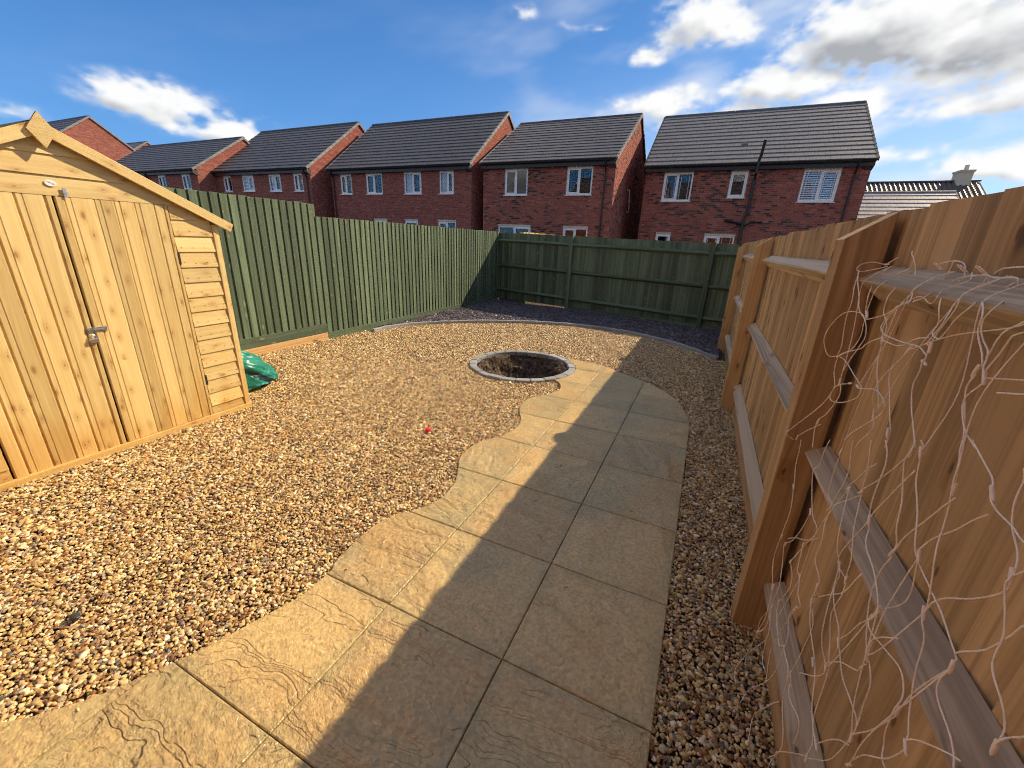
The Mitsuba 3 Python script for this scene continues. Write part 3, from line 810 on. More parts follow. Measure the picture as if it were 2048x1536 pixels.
# hardware
bar(mb := MB(), (SX + .022, .186, .925), (SX + .022, .300, .925), X, Z, rsec(.006, .034, .001))
bar(mb, (SX + .027, .192, .925), (SX + .027, .212, .925), X, Z, rsec(.012, .022, .001))
bar(mb, (SX + .028, .225, .925), (SX + .028, .29, .925), X, Z, rsec(.008, .012, .001))
hasp = part(shed, 'hasp', mb, 'zinc')
mb = MB()
bar(mb, (SX + .034, .186, .853), (SX + .034, .232, .853), X, Z, rsec(.018, .030, .004))
tube(mb, [(SX + .034, .209 + .016 * math.cos(t), .868 + .026 * math.sin(t)) for t in np.linspace(0, PI, 9)], .0035, 6)
part(shed, 'padlock', mb, 'zinc')
bar(mb := MB(), (SX + .027, .287, 1.792), (SX + .027, .287, 1.850), X, Y, rsec(.008, .017, .001))
bar(mb, (SX + .034, .276, 1.822), (SX + .034, .298, 1.822), X, Z, rsec(.008, .010, .001))
part(shed, 'turn_button', mb, 'zinc')
for z in (1.40, .36):
    bar(mb := MB(), (SX + .014, .868, z - .045), (SX + .014, .868, z + .045), X, Y, rsec(.014, .018, .002))
    part(shed, 'hinge', mb, 'dark_iron')
plate = MB()
ang = np.arange(28) * 2 * PI / 28
px_ = SX + .0165
bar(plate, (px_, .2355, 1.8735), (px_ + .004, .2355, 1.8735), Y, Z, np.stack([.0275 * np.cos(ang), .0195 * np.sin(ang)], 1))
name_plate = part(shed, 'name_plate', plate, 'label_white')
mb = MB()
for yy, zz, w in ((.226, 1.879, .020), (.236, 1.8735, .026), (.245, 1.868, .014), (.250, 1.864, .006)):
    bar(mb, (px_ + .0045, yy - w / 2, zz), (px_ + .0045, yy + w / 2, zz), X, Z, rsec(.001, .0025, .0002))
part(name_plate, 'print', mb, 'label_ink')

mb = MB()
for k in range(14):
    for y in (.900, .985, 1.075, 1.145, -.42, -.52, -.62):
        z = 1.735 - .1225 * k + rng.normal(0, .004)
        if z < under(y) - .03:
            bar(mb, (SX + .010, y + rng.normal(0, .006), z), (SX + .0185, y, z), Y, Z, [(.0022 * math.cos(t), .0022 * math.sin(t)) for t in np.arange(6) * PI / 3])
kk = part(shed, 'nail_heads', mb, 'dark_iron')
labels[kk] = {'kind': 'stuff'}

# barge boards, finial, roof, sides
for s in (1, -1):
    tip = AY + s * 1.075
    n2 = np.array([0, SL * s, 1]) / math.hypot(SL, 1)
    p_ = lambda y: np.array([SX + .055, y, AZ - SL * abs(y - AY)])
    mb = MB()
    bar(mb, p_(AY + s * .002) - n2 * .034, p_(tip) - n2 * .034, X, n2, rsec(.018, .068, .002))
    part(shed, 'barge_board', mb, 'shed_wood')
    mb = MB()
    q = lambda y, x, up: np.array([x, y, AZ - SL * abs(y - AY)]) + n2 * up
    V = [q(AY, SX + .04, -.012), q(tip, SX + .04, -.012), q(tip, -4.93, -.012), q(AY, -4.93, -.012), q(AY, SX + .04, .004), q(tip, SX + .04, .004), q(tip, -4.93, .004), q(AY, -4.93, .004)]
    mb.add(V, [(0, 1, 2, 3), (4, 7, 6, 5), (0, 4, 5, 1), (1, 5, 6, 2), (2, 6, 7, 3), (3, 7, 4, 0)])
    part(shed, 'roof', mb, 'roof_felt')
fin = Polygon([(.247, 2.268), (.180, 2.165), (.245, 2.068), (.311, 2.168)])
mb = MB()
slabmesh(mb, fin, lambda a, b, d: (SX + .066 + d, a, b), 0, .018)
part(shed, 'finial', mb, 'shed_wood')
for y in (AY - HALF + .012, AY + HALF - .012):
    mb = MB()
    slabmesh(mb, sbox(-4.88, .03, SX - .013, under(y)), lambda a, b, d: (a, y + d, b), -.01, .01)
    part(shed, 'side_wall', mb, 'shed_wood')
mb = MB()
slabmesh(mb, gable, lambda a, b, d: (-4.885 + d, a, b), -.01, .01)
part(shed, 'back_wall', mb, 'shed_wood')

# ------------------------------------------------------------------ brick houses
def brick_face(mb, to3, rows, palette, proud=.006):
    """bricks laid in stretcher bond; rows: list of (course number, z, [(from, to), ...]); to3(u, depth, z)"""
    lo, hi, zz = [], [], []
    for k, z, spans in rows:
        for a, b in spans:
            e = np.arange(math.floor((a - (k % 2) * .1125) / .225), math.ceil((b - (k % 2) * .1125) / .225)) * .225 + (k % 2) * .1125
            for q in e:
                ua, ub = max(a, q + .005), min(b, q + .22)
                if ub - ua > .03:
                    lo.append(ua), hi.append(ub), zz.append(z)
    lo, hi, zz = map(np.array, (lo, hi, zz))
    n = len(lo)
    if n == 0:
        return
    d1 = proud + rng.uniform(-.0015, .0015, n)
    za, zb = zz + .005, zz + .070
    corners = []
    for u, d, z in ((lo, d1, za), (hi, d1, za), (hi, d1, zb), (lo, d1, zb), (lo, 0 * d1, za), (hi, 0 * d1, za), (hi, 0 * d1, zb), (lo, 0 * d1, zb)):
        corners.append(to3(u, d, z))
    V = np.stack(corners, 1)
    f = np.array([(0, 1, 2), (0, 2, 3), (4, 5, 1), (4, 1, 0), (3, 2, 6), (3, 6, 7), (4, 0, 3), (4, 3, 7), (1, 5, 6), (1, 6, 2)])
    kind = rng.choice(len(palette[0]), n, p=palette[1])
    col = np.array(palette[0])[kind] * rng.uniform(.85, 1.14, (n, 1))
    # darker patches of bricks from one pack
    patch = meshkit.fbm(np.stack([lo * .5, zz * 1.1, 0 * lo], 1), 3, 5)
    swap = (rng.uniform(0, 1, n) < np.clip((patch - .5) * 2.0, 0, .28)) & palette[2]
    col[swap] = np.array(palette[3]) * rng.uniform(.7, 1.3, (swap.sum(), 1))
    mb.add(V.reshape(-1, 3), (f[None] + (np.arange(n) * 8)[:, None, None]).reshape(-1, 3), None, np.repeat(col, 8, 0))


MOTTLED = ([(.31, .098, .070), (.275, .082, .060), (.35, .125, .09), (.12, .056, .048)], [.48, .29, .13, .10], True, (.080, .046, .044))
PLAIN = ([(.285, .088, .066), (.31, .10, .076), (.26, .078, .06), (.34, .125, .092)], [.45, .3, .17, .08], False, (.08, .04, .04))


def spans_without(a, b, holes):
    out = [(a, b)]
    for h0, h1 in holes:
        nxt = []
        for s, e in out:
            if h1 <= s or h0 >= e:
                nxt.append((s, e))
            else:
                if h0 > s:
                    nxt.append((s, h0))
                if h1 < e:
                    nxt.append((h1, e))
        out = nxt
    return out


def window(h, yf, x0, x1, z0, z1, style):
    w = numbered(h + '__window')
    mb = MB()
    yw = yf + .055
    t = .062

    def rect(a, b, c, d, depth=.06, at=0.0):
        bar(mb, ((a + b) / 2, yw + at, c), ((a + b) / 2, yw + at, d), X, Y, rsec(b - a, depth, .004))

    rect(x0, x0 + t, z0, z1), rect(x1 - t, x1, z0, z1)
    rect(x0 + t, x1 - t, z0, z0 + t), rect(x0 + t, x1 - t, z1 - t, z1)
    lights = [(x0 + t, x1 - t)]
    if style not in ('one', 'door_one'):
        xm = (x0 + x1) / 2 + (.05 if style == 'lean' else 0)
        rect(xm - .032, xm + .032, z0 + t, z1 - t)
        lights = [(x0 + t, xm - .032), (xm + .032, x1 - t)]
    op = 0 if style in ('two', 'bars', 'narrow') else len(lights) - 1
    a, b = lights[op]
    s = .045
    for r in ((a, a + s, z0 + t, z1 - t), (b - s, b, z0 + t, z1 - t), (a + s, b - s, z0 + t, z0 + t + s), (a + s, b - s, z1 - t - s, z1 - t)):
        rect(*r, .05, -.018)
    if style in ('bars', 'blind'):
        for a, b in lights:
            for xx in (a + .085, b - .085):
                rect(xx - .008, xx + .008, z0 + t, z1 - t, .02, -.006)
    put(w, mb, 'white_plastic')
    for a, b in lights:
        part_key = w + '__pane'
        g = MB().add([(a, yw + .012, z0 + t), (b, yw + .012, z0 + t), (b, yw + .012, z1 - t), (a, yw + .012, z1 - t)], [(0, 1, 2, 3)])
        put(numbered(part_key), g, 'pane_glass')
    mb = MB()
    bar(mb, (x0 - .045, yf - .022, z0 - .018), (x1 + .045, yf - .022, z0 - .018), Y, Z, [(-.035, -.018), (.06, -.018), (.06, .018), (-.035, .006)])
    put(numbered(w + '__sill'), mb, 'white_plastic')
    mb = MB()
    bar(mb, (x0 - .01, yf + .005, z1 + .03), (x1 + .01, yf + .005, z1 + .03), Y, Z, rsec(.03, .06, .004))
    put(numbered(w + '__head'), mb, 'cream_lintel')
    if style == 'blind':
        for k, (a, b) in enumerate(lights):
            mb = MB()
            for z in np.arange(z0 + t + .02, z1 - t, .078):
                bar(mb, (a, yw + .045, z), (b, yw + .045, z), Y, Z, [(-.022, -.026), (.022, .024), (.022, .027), (-.022, -.023)])
            put(numbered(w + '__blind'), mb, 'blind_slat')
    if style in ('curtain', 'lean'):
        a, b = lights[0]
        q = np.linspace(a, a + (b - a) * 1.0, 26)
        mb = MB()
        V = [(x, yw + .09 + .018 * math.sin(x * 95), z) for x in q for z in (z0, z1)]
        mb.add(V, [(2 * i, 2 * i + 2, 2 * i + 3, 2 * i + 1) for i in range(len(q) - 1)])
        put(numbered(w + '__curtain'), mb, 'curtain_cloth')


def house(label, x0, x1, yf, ridge_y, ridge_z, wins, palette, courses=14, single=0, tile_w=.333, rear=None, eaves_z=4.95, base=0.0, pipes=(), tint=(.055, .057, .062), name='brick_house', verge=(.25, .245, .24), back=None, low=1.05, bare=False):
    h = thing(name, label, 'house', None)
    ye = yf - .25
    rise, run = ridge_z - eaves_z, ridge_y - ye
    L = math.hypot(rise, run)
    S, N = np.array([0, run, rise]) / L, np.array([0, -rise, run]) / L
    yb = 2 * ridge_y - yf if back is None else back
    roof_under = lambda y: eaves_z + rise * (1 - abs(y - ridge_y) / run) - .05
    # facade with its openings
    opening = [(a, b, c, d) for a, b, c, d, _ in wins]
    face = sbox(x0, base, x1, eaves_z - .02).difference(unary_union([sbox(a, c, b, d) for a, b, c, d in opening])) if opening else sbox(x0, base, x1, eaves_z - .02)
    mb = MB()
    for poly in getattr(face, 'geoms', [face]):
        slabmesh(mb, poly, lambda a, b, d: (a, yf + d, b), 0, .10, 0)
    wall = put(numbered(h + '__wall'), mb, 'red_brick_wall' if bare else 'mortar')
    rows = []
    k0 = int((base + (99 if bare else low)) / .075)
    for k in range(k0, int((eaves_z - .18) / .075)):
        z = k * .075
        holes = sorted((a - .012, b + .012) for a, b, c, d in opening if c - .03 < z + .037 < d + .06)
        rows.append((k, z, spans_without(x0, x1, holes)))
    mb = MB()
    brick_face(mb, lambda u, d, z: np.stack([u, yf - d, z], -1), rows, palette) if rows else None
    if not bare:
        kb = put(numbered(wall + '__bricks'), mb, 'tinted_brick')
        labels[kb] = {'kind': 'stuff', 'label': 'courses of red bricks'}
    # gable walls
    outline = [(yf, base), (yb, base), (yb, roof_under(yb)), (ridge_y, roof_under(ridge_y)), (yf, roof_under(yf))]
    for x, s in ((x1, 1), (x0, -1)):
        mb = MB()
        slabmesh(mb, outline, lambda a, b, d: (x - s * d, a, b), .0, .1, 0)
        gw = put(numbered(h + '__gable_wall'), mb, 'mortar')
        rows = []
        for k in range(k0, int(ridge_z / .075)):
            z = k * .075
            half = (ridge_z - (z + .08)) / rise * run - .02 if z > eaves_z - .2 else 99
            a, b = max(yf, ridge_y - half), min(yb, ridge_y + half)
            if b - a > .1:
                rows.append((k, z, [(a, b)]))
        if (s > 0 or single) and not bare:
            mb = MB()
            brick_face(mb, lambda u, d, z: np.stack([x + s * d, u, z], -1), rows, palette)
            kb = put(numbered(gw + '__bricks'), mb, 'tinted_brick')
            labels[kb] = {'kind': 'stuff', 'label': 'courses of red bricks in the gable'}
    mb = MB()
    slabmesh(mb, sbox(x0 + .1, base, x1 - .1, eaves_z), lambda a, b, d: (a, yb - d, b), 0, .1, 0)
    put(numbered(h + '__back_wall'), mb, 'mortar')
    # upper floor, so that the rooms behind the windows are closed
    mb = MB()
    slabmesh(mb, sbox(x0 + .1, yf + .12, x1 - .1, yb - .12), lambda a, b, d: (a, b, base + 2.55 + d), 0, .2, 0)
    put(numbered(h + '__floor'), mb, 'room_dark')
    # roof: deck, tile courses, ridge, verge caps
    E = np.array([0, ye, eaves_z])
    xa, xb = x0 - .06, x1 + .06
    deck = MB()
    P = lambda s, up, x: E + S * s + N * up + X * x
    Sb, Nb = np.array([0, -run, rise]) / L, np.array([0, rise, run]) / L
    Eb = np.array([0, 2 * ridge_y - ye, eaves_z])
    Pb = lambda s, up, x: Eb + Sb * s + Nb * up + X * x
    for Q in (P, Pb):
        V = [Q(0, -.03, xa), Q(0, -.03, xb), Q(L, -.03, xb), Q(L, -.03, xa), Q(0, 0, xa), Q(0, 0, xb), Q(L, 0, xb), Q(L, 0, xa)]
        deck.add(V, [(0, 1, 2, 3), (4, 7, 6, 5), (0, 4, 5, 1), (1, 5, 6, 2), (2, 6, 7, 3), (3, 7, 4, 0)])
    roof = put(numbered(h + '__roof'), deck, 'deck')
    g = L / courses
    extra = MB()
    for c in range(courses):
        off = (c % 2) * tile_w / 2
        e = np.arange(xa - off, xb, tile_w)
        s0 = c * g - .012
        s1 = min(s0 + g + .03, L)
        row = MB()
        for q in e:
            a, b = max(xa, q + .0025), min(xb, q + tile_w - .0025)
            if b - a < .03:
                continue
            t = .037 + rng.normal(0, .0012)
            cc = np.array(tint) * np.array([1.75, 1.62, 1.5]) * rng.uniform(.93, 1.07)
            one = MB() if c < single else (extra if single else row)
            bar(one, E + X * a, E + X * b, S, N, [(s0, .004), (s0, t), (s0 + .008, t + .006), (s1, .012), (s1, .002)], col=cc)
            if c < single:
                part(roof, 'tile', one, 'tinted_tile')
        if not single:
            part(roof, 'tile_course', row, 'tinted_tile')
    if single:
        kk = part(roof, 'upper_tiles', extra, 'tinted_tile', label='remaining grey tiles near the ridge')
        labels[kk]['kind'] = 'stuff'
    row = MB()
    for c in range(courses):
        s0 = c * g - .012
        bar(row, Eb + X * xa, Eb + X * xb, Sb, Nb, [(s0, .004), (s0, .034), (min(s0 + g + .03, L), .012), (min(s0 + g + .03, L), .002)], col=tint)
    kk = part(roof, 'rear_courses', row, 'tinted_tile')
    labels[kk] = {'kind': 'stuff'}
    R0 = np.array([0, ridge_y, ridge_z])
    hexa = [(.13 * math.cos(t), .10 * math.sin(t) - .035) for t in np.linspace(-.25, PI + .25, 9)]
    row = MB()
    for q in np.arange(xa, xb - .05, .45):
        bar(row, R0 + X * q, R0 + X * min(q + .445, xb), Y, Z, hexa, col=np.array(tint) * rng.uniform(.85, 1.3))
    part(roof, 'ridge', row, 'tinted_tile')
    for x, s in ((xb, 1), (xa, -1)):
        row = MB()
        for EE, SS, NN in ((E, S, N), (Eb, Sb, Nb)):
            for c in range(courses):
                s0 = c * g - .01
                bar(row, EE + SS * s0 + X * x, EE + SS * (s0 + g - .004) + X * x, X, NN, [(-.05, .045), (.03, .045), (.03, -.075), (-.0, -.075)], col=np.array(verge) * rng.uniform(.85, 1.1),
                    sec1=[(-.05, .030), (.022, .030), (.022, -.085), (-.0, -.085)])
        part(roof, 'verge_cap', row, 'tinted_concrete')
    # eaves: fascia, soffit, gutter, box ends
    mb = MB()
    bar(mb, (x0 + .02, ye + .06, eaves_z - .125), (x1 - .02, ye + .06, eaves_z - .125), Y, Z, rsec(.02, .21))
    bar(mb, (x0 + .02, (ye + .07 + yf) / 2, eaves_z - .222), (x1 - .02, (ye + .07 + yf) / 2, eaves_z - .222), Y, Z, rsec(yf - ye - .075, .014))
    part(h, 'fascia', mb, 'black_plastic')
    mb = MB()
    cup = [(.058 * math.cos(t), .058 * math.sin(t)) for t in np.linspace(PI, 2 * PI, 8)] + [(.050, .0), (-.050, .0)]
    bar(mb, (x0 - .02, ye - .012, eaves_z - .035), (x1 + .02, ye - .012, eaves_z - .035), Y, Z, cup)
    part(h, 'gutter', mb, 'black_plastic')
    for xe in (x0 - .02, x1 - .24):
        mb = MB()
        bar(mb, (xe, (ye + yf) / 2 + .03, eaves_z - .15), (xe + .26, (ye + yf) / 2 + .03, eaves_z - .15), Y, Z, [(-.13, .10), (.16, .10), (.16, -.20), (.06, -.16), (-.06, -.09), (-.13, -.05)], col=(.085, .075, .075))
        part(h, 'corbel', mb, 'tinted_brick')
    for w_ in wins:
        window(h, yf, *w_)
    for px, zlow in pipes:
        mb = MB()
        tube(mb, spline([(px, ye - .01, eaves_z - .07), (px, ye + .0, eaves_z - .16), (px, yf - .07, eaves_z - .42), (px, yf - .07, eaves_z - .52)], 4), .034, 8)
        tube(mb, [(px, yf - .07, eaves_z - .5), (px, yf - .07, zlow)], .034, 8)
        for z in np.arange(eaves_z - .7, zlow, -1.6):
            tube(mb, [(px, yf - .07, z), (px, yf - .07, z + .05)], .045, 8)
        part(h, 'downpipe', mb, 'black_plastic')
    return h, yf


hR, yR = house('detached brick house on the right with black soil pipe running up its middle', -2.70, 5.25, 19.4, 23.4, 7.80,
               [(-1.92, -.745, 3.59, 4.70, 'bars'), (.68, 1.31, 3.72, 4.68, 'one'), (3.2, 4.385, 3.56, 4.68, 'blind'), (-1.92, -1.29, 1.1, 2.24, 'one'), (.1, 1.28, 1.1, 2.23, 'bars')],
               MOTTLED, 14, single=12, pipes=[(4.79, .1)], tint=(.092, .094, .098), verge=(.075, .075, .08))
mb = MB()
tube(mb, [(1.62, 18.82, 5.66), (1.60, 18.98, 5.2), (1.56, 19.08, 4.98), (1.555, 19.08, 4.55)], .056, 8)
tube(mb, [(1.555, 19.08, 4.6), (1.55, 19.28, 4.35), (1.55, 19.3, 3.16), (1.46, 19.3, 2.92), (1.46, 19.3, .1)], .056, 8)
for z in (4.2, 3.1, 2.55):
    tube(mb, [(1.55 - .09 * (z < 3), 19.3, z), (1.55 - .09 * (z < 3), 19.3, z + .09)], .070, 8)
tube(mb, [(.80, 19.36, 2.84), (.80, 19.30, 2.84), (.90, 19.29, 2.82), (1.46, 19.3, 2.70)], .054, 8)
tube(mb, [(1.46, 19.3, 2.60), (1.75, 19.31, 2.76), (2.15, 19.33, 2.80)], .030, 8)
part(hR, 'soil_pipe', mb, 'black_plastic')
mb = MB()
bar(mb, (.88, 18.85 + 1.62, 5.87), (1.10, 18.85 + 1.62, 5.87), Y, Z, [(-.1, -.075), (.1, .065), (.1, .085), (-.1, -.03)])
part(hR, 'roof_vent', mb, 'black_plastic')

hD, yD = house('narrow detached brick house in the middle with a black downpipe and two upstairs windows', -9.70, -3.60, 17.3, 21.4, 7.50,
               [(-8.60, -7.47, 3.64, 4.70, 'two'), (-5.65, -4.53, 3.64, 4.70, 'two'), (-8.87, -7.21, .15, 2.33, 'door'), (-5.65, -4.53, 1.2, 2.32, 'two')],
               MOTTLED, 15, pipes=[(-3.99, .1)], tint=(.062, .063, .068))
mb = MB()
tube(mb, [(-3.6, 20.22, 4.14), (-3.50, 20.22, 4.14), (-3.49, 20.26, 4.08), (-3.49, 20.62, 3.28), (-3.5, 20.64, 3.22), (-3.6, 20.64, 3.22)], .022, 8)
part(hD, 'overflow_pipe', mb, 'white_plastic')
mb = MB()
tube(mb, [(-4.13, 17.30, 2.37), (-4.13, 17.25, 2.37)], .07, 12)
part(hD, 'air_vent', mb, 'black_plastic')

hC, yC = house('pair of joined brick houses under one dark roof, four upstairs windows, by the narrow house', -19.25, -10.30, 17.2, 20.85, 7.93,
               [(-18.60, -17.80, 3.735, 4.70, 'narrow'), (-16.77, -15.68, 3.735, 4.70, 'two'), (-14.25, -13.19, 3.72, 4.70, 'curtain'), (-12.10, -11.29, 3.72, 4.70, 'lean'),
                (-16.38, -15.49, .15, 2.46, 'door_one'), (-14.31, -13.47, .15, 2.46, 'door_one'), (-12.22, -11.17, 1.2, 2.46, 'two')],
               PLAIN, 15, pipes=[(-19.05, .1)], tint=(.050, .050, .055))
hB, yB = house('pair of brick houses with four windows just above the tall green panel', -28.50, -19.93, 16.4, 20.25, 7.97,
               [(-27.48, -26.72, 3.85, 4.70, 'narrow'), (-25.70, -24.65, 3.85, 4.70, 'blind'), (-23.33, -22.33, 3.83, 4.70, 'curtain'), (-21.28, -20.56, 3.82, 4.70, 'narrow')],
               PLAIN, 15, pipes=[(-20.15, .1)], tint=(.046, .047, .052))
hA, yA = house('low brick house behind the end of the shed roof with two small upstairs windows', -39.5, -28.1, 15.3, 18.5, 7.27,
               [(-32.30, -31.45, 3.86, 4.70, 'narrow'), (-29.72, -28.87, 3.86, 4.70, 'narrow')], PLAIN, 13, pipes=[(-33.2, .1)], tint=(.046, .047, .052))
hZ, yZ = house('tall brick house at far left, its pink sunlit gable rising behind the shed', -62.0, -45.0, 12.8, 17.9, 9.5,
               [], PLAIN, 14, tint=(.05, .05, .055), eaves_z=5.5, low=2.0)
hY, yY = house('grey roofed house farthest away, only a corner of its roof showing beside the sunlit gable', -76.0, -59.0, 24.4, 28.4, 10.6, [], PLAIN, 11, tint=(.075, .076, .08), eaves_z=7.6, low=5.0)

# our own row, behind the camera: its rear wall faces the garden
before = set(scene)
hO, yO = house('brick house that the garden belongs to, behind the patio', -7.5, 3.4, 3.9, 8.3, 7.9, [(-6.6, -4.9, .1, 2.2, 'door'), (-.7, 1.2, .1, 2.2, 'door'), (-2.4, -1.3, 1.1, 2.2, 'two'), (-2.3, -1.2, 3.7, 4.7, 'two'), (.3, 1.4, 3.7, 4.7, 'two'), (-6.3, -5.2, 3.7, 4.7, 'two')], PLAIN, 14, bare=True)
hN, yN = house('brick house next door to the left of the one behind the patio', 4.6, 12.8, 3.9, 8.3, 7.9, [(5.6, 6.7, 3.7, 4.7, 'two'), (9.6, 10.7, 3.7, 4.7, 'two'), (5.4, 7.1, .1, 2.2, 'door'), (9.6, 10.7, 1.1, 2.2, 'two')], PLAIN, 14, bare=True)
for key in set(scene) - before:
    scene[key]['to_world'] = T().rotate([0, 0, 1], 180)

# ------------------------------------------------------------------ the two roofs beyond the brown fence
hG, yG = house('pale grey tiled roof just above the brown fence, below the pantiled roof', -2.0, 11.15, 25.6, 29.0, 4.92, [], MOTTLED, 11, tint=(.17, .17, .172), eaves_z=2.6, low=1.2, verge=(.25, .25, .25))
p = thing('pantiled_house', 'farther house with dark pantiles and a stone coloured chimney', 'house')
x0, x1, yr, zr, ye, ze = -4.0, 17.75, 44.0, 7.2, 39.3, 4.2
mb = MB()
slabmesh(mb, sbox(x0, 0, x1 - .1, ze), lambda a, b, d: (a, ye + .3 + d, b), 0, .15, 0)
slabmesh(mb, Polygon([(ye + .3, 0), (48.4, 0), (48.4, ze), (yr, zr - .12), (ye + .3, ze)]), lambda a, b, d: (x1 - .15 + d, a, b), 0, .12, 0)
part(p, 'wall', mb, 'pale_render')
L = math.hypot(yr - ye, zr - ze)
S, N = np.array([0, yr - ye, zr - ze]) / L, np.array([0, -(zr - ze), yr - ye]) / L
rm = MB()
rm.add([(x0, ye, ze), (x1, ye, ze), (x1, yr, zr), (x0, yr, zr), (x0, 2 * yr - ye, ze), (x1, 2 * yr - ye, ze)], [(0, 1, 2, 3), (3, 2, 5, 4)])
roof = part(p, 'roof', rm, 'deck')
nc = 18
wave = np.array([0, .045, .075, .05, .012, 0])
for c in range(nc):
    row = MB()
    s0, s1 = c * L / nc - .02, (c + 1) * L / nc + .05
    us, hs = [], []
    for q in np.arange(x0, x1 - .25, .30):
        for t, w_ in zip((0, .06, .12, .18, .24, .299), wave):
            us.append(q + t), hs.append(w_)
    us, hs = np.array(us), np.array(hs)
    lo = np.array([0, ye, ze]) + S * s0 + X * us[:, None] + N * (hs + .045)[:, None]
    hi = np.array([0, ye, ze]) + S * s1 + X * us[:, None] + N * (hs + .012)[:, None]
    ft = lo - N * .045
    n = len(us)
    i = np.arange(n - 1)
    row.add(np.vstack([lo, hi, ft]), np.vstack([np.stack([i, i + 1, n + i + 1, n + i], 1), np.stack([2 * n + i, 2 * n + i + 1, i + 1, i], 1)]), None, np.array([.10, .085, .08]))
    part(roof, 'tile_course', row, 'tinted_tile')
mb = MB()
bar(mb, (x0, yr, zr + .05), (x1, yr, zr + .05), Y, Z, [(.14 * math.cos(t), .12 * math.sin(t)) for t in np.linspace(0, PI, 8)], col=(.07, .065, .065))
part(roof, 'ridge', mb, 'tinted_tile')
ch = MB()
bar(ch, (16.63, yr, 6.6), (16.63, yr, 7.85), X, Y, rsec(.78, 1.1, .02))
bar(ch, (16.63, yr, 7.85), (16.63, yr, 7.98), X, Y, rsec(.90, 1.25, .03))
chk = part(p, 'chimney', ch, 'pale_render')
mb = MB()
bar(mb, (16.7, yr, 7.98), (16.7, yr, 8.38), X, Y, [(.14 * math.cos(t), .14 * math.sin(t)) for t in np.arange(10) * 2 * PI / 10], sec1=[(.12 * math.cos(t), .12 * math.sin(t)) for t in np.arange(10) * 2 * PI / 10])
put(numbered(chk + '__pot'), mb, 'pale_render')

# ------------------------------------------------------------------ small things in the garden
bag = thing('garden_bag', 'crumpled green plastic sack slumped on the gravel against the shed corner', 'plastic bag')
g = trimesh.creation.icosphere(subdivisions=5)
d = np.array(g.vertices)
sx, sy, sz = .30, .38, .46
v = np.sign(d) * np.abs(d) ** .85 * np.array([sx, sy, sz])
v[:, 2] = np.where(v[:, 2] < 0, v[:, 2] * .30, v[:, 2])
v[:, 2] *= 1.0 - .74 * sstep(.15, 1.05, (v[:, 1] + sy) / (2 * sy))
# large flat facets with sharp creases between them, as in stiff woven plastic
seeds = np.random.default_rng(5).normal(size=(34, 3))
seeds /= np.linalg.norm(seeds, axis=1, keepdims=True)
dw = d + (np.stack([meshkit.fbm(d * 2.5 + 9 * k, 2, k) for k in range(3)], 1) - .5) * .5
dot = np.sort(dw @ seeds.T, axis=1)
crease = dot[:, -1] - dot[:, -2]
v *= (.86 + .55 * np.clip(crease, 0, .28) + .16 * (meshkit.fbm(d * 3.2 + 3, 3, 4) - .5) - .09 * np.abs(meshkit.fbm(d * 9 + 24, 2, 4) - .5))[:, None]
v = v * 1.10 + np.array([-4.0, 1.51, .075])
v[:, 2] = np.maximum(v[:, 2], -.012)
faces = np.array(g.faces)
part(bag, 'sack', MB().add(v, faces), 'bag_green', 38)
band_n = np.array([.52, .50, .69])
cen = v[faces].mean(1)
side = (cen - np.array([-3.885, 1.565, .26])) @ band_n
nrm = np.cross(v[faces[:, 1]] - v[faces[:, 0]], v[faces[:, 2]] - v[faces[:, 0]])
on = (np.abs(side) < .022) & (cen[:, 2] > 0) & (cen[:, 0] > -4.12)
fb = faces[on]
vn = np.zeros_like(v)
for k in range(3):
    np.add.at(vn, faces[:, k], nrm)
vn /= np.linalg.norm(vn, axis=1, keepdims=True) + 1e-12
mb = MB().add(v + vn * .005, fb)
part(bag, 'dark_seam', mb, 'bag_dark', 60, label='dark blue seam band across the sack')

cap = thing('bottle_cap', 'small bright red plastic cap lying on the sunlit gravel', 'bottle cap')
mb = MB()
ang = np.arange(20) * 2 * PI / 20
R = np.array(turns(np.array([.4]), np.array([.30]), np.array([1.9])))[0]
c0 = np.array([-1.548, 1.609, .004])
prof = [(.027, -.008), (.028, .010), (.026, .014)]
bar(mb, c0 + R @ np.array([0, 0, -.008]), c0 + R @ np.array([0, 0, .012]), R[:, 0], R[:, 1], np.stack([.026 * np.cos(ang), .026 * np.sin(ang)], 1), sec1=np.stack([.0245 * np.cos(ang), .0245 * np.sin(ang)], 1))
part(cap, 'shell', mb, 'red_plastic')
mb = MB()
bar(mb, c0 + R @ np.array([0, 0, .011]), c0 + R @ np.array([0, 0, .014]), R[:, 0], R[:, 1], np.stack([.018 * np.cos(ang), .018 * np.sin(ang)], 1))
part(cap, 'rim', mb, 'red_plastic')

peb = thing('dark_pebble', 'smooth black pebble larger than the gravel round it, near the left edge', 'pebble')
g = trimesh.creation.icosphere(subdivisions=3)
pv = np.array(g.vertices)
pv = pv * np.array([.026, .017, .013]) * (1 + (meshkit.fbm(pv * 1.5, 2, 3) - .5)[:, None] * .4)
put(peb, MB().add(pv + np.array([-1.764, -.678, .004]), g.faces, None, (.035, .036, .04)), 'tinted_stone', True)

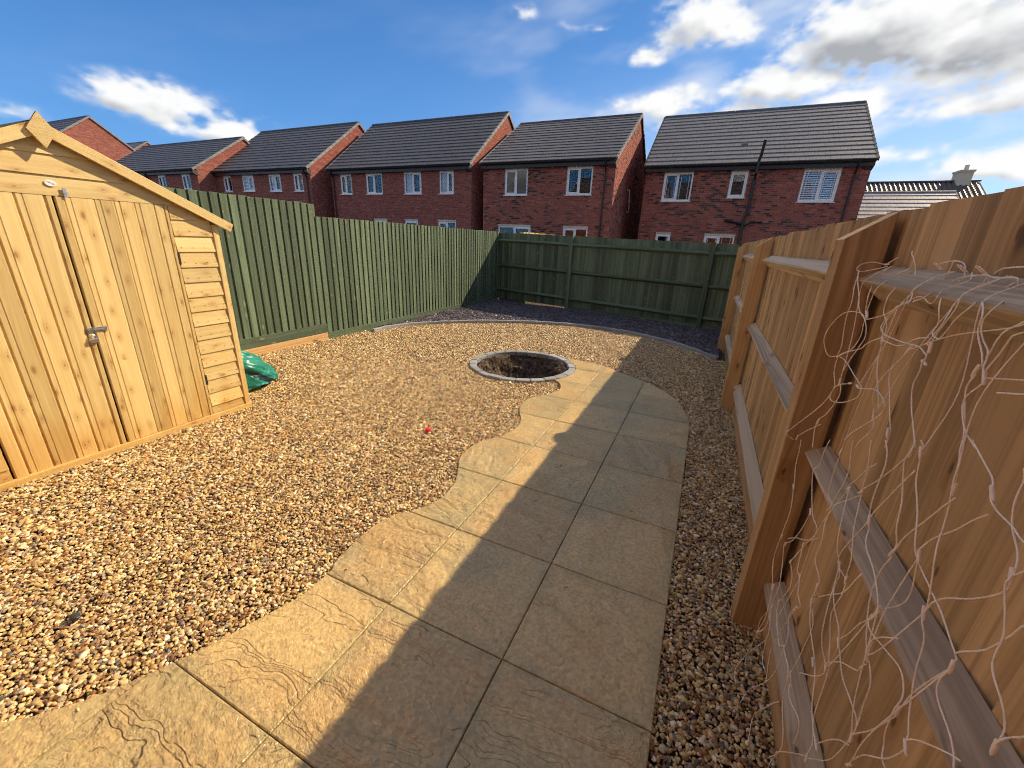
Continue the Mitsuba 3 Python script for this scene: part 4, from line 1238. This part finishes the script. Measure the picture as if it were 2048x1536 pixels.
# ------------------------------------------------------------------ net light on the brown fence
net = thing('net_light', 'unlit net of thin cream cables with small clear lamps draped over the brown fence', 'net light')
lamps = np.array([[float(c) for c in q.split(',')] for q in NET_LAMPS.split()]) / 1000
runs = [np.array([[float(c) for c in q.split(',')] for q in l.split()]) / 1000 for l in NET_CABLES.strip().split('\n')]
cable = MB()
for k, r in enumerate(runs):
    q = spline(r, 6)
    tq = np.arange(len(q))
    wob = np.stack([meshkit.noise(np.stack([tq * .11 + 31 * k, 0 * tq, 0 * tq], 1), s) - .5 for s in (1, 2, 3)], 1)
    hold = np.minimum(1, np.minimum(tq, tq[::-1]) / 3.0)[:, None]
    q = q + wob * np.array([.012, .001, .001]) * hold
    tube(cable, q, .00138, 5)
for k in range(26):   # slack strands between the knots
    a = lamps[rng.integers(len(lamps))]
    near = [b for b in lamps if .05 < a[2] - b[2] < .45 and abs(a[1] - b[1]) < .12]
    if near:
        b = near[rng.integers(len(near))]
        mid = (a + b) / 2 + np.array([rng.uniform(-.03, .02), rng.uniform(-.035, .035), -rng.uniform(0, .05)])
        tube(cable, spline([a, mid, b], 9), .0012, 5)
for q in lamps[(lamps[:, 2] > 1.2) & (lamps[:, 2] < 1.56)]:   # strands that lie over the top rail
    for k in range(int(rng.uniform() < .55)):
        y = q[1] + rng.normal(0, .11)
        path = [(1.012, y + rng.normal(0, .03), 1.6135), (.985, y + rng.normal(0, .012), 1.598), (.958, y, 1.574), (.948, y + rng.normal(0, .008), 1.545), (q + (.948, y, 1.545)) / 2 + rng.normal(0, .010, 3), q]
        tube(cable, spline(path, 6), .0012, 5)
for top in ([.985, .205, 1.612], [.985, .10, 1.611], [.985, .03, 1.611]):   # twisted ties over the rail
    a = np.linspace(0, 14, 60)
    p0 = np.array(top)
    for s in (0, PI):
        tube(cable, np.stack([p0[0] - a * .0012 + .003 * np.cos(a + s), p0[1] + .003 * np.sin(a + s) + 0 * a, p0[2] + .003 + .001 * a], 1), .0014, 5)
part(net, 'cable', cable, 'cable_cream', True)
dirs = np.array([r[min(3, len(r) - 1)] - r[0] for r in runs])
for k, q in enumerate(lamps):
    best = min(runs, key=lambda r: np.min(np.linalg.norm(r - q, axis=1)))
    i = int(np.argmin(np.linalg.norm(best - q, axis=1)))
    w = best[min(i + 1, len(best) - 1)] - best[max(i - 1, 0)]
    w = w / (np.linalg.norm(w) + 1e-9)
    ln = .0125
    mb = MB()
    tube(mb, [q - w * ln, q - w * (ln - .002), q, q + w * (ln - .004), q + w * ln], [.0022, .0031, .0033, .0029, .0015], 8)
    part(net, 'lamp', mb, 'lamp_plastic', True)
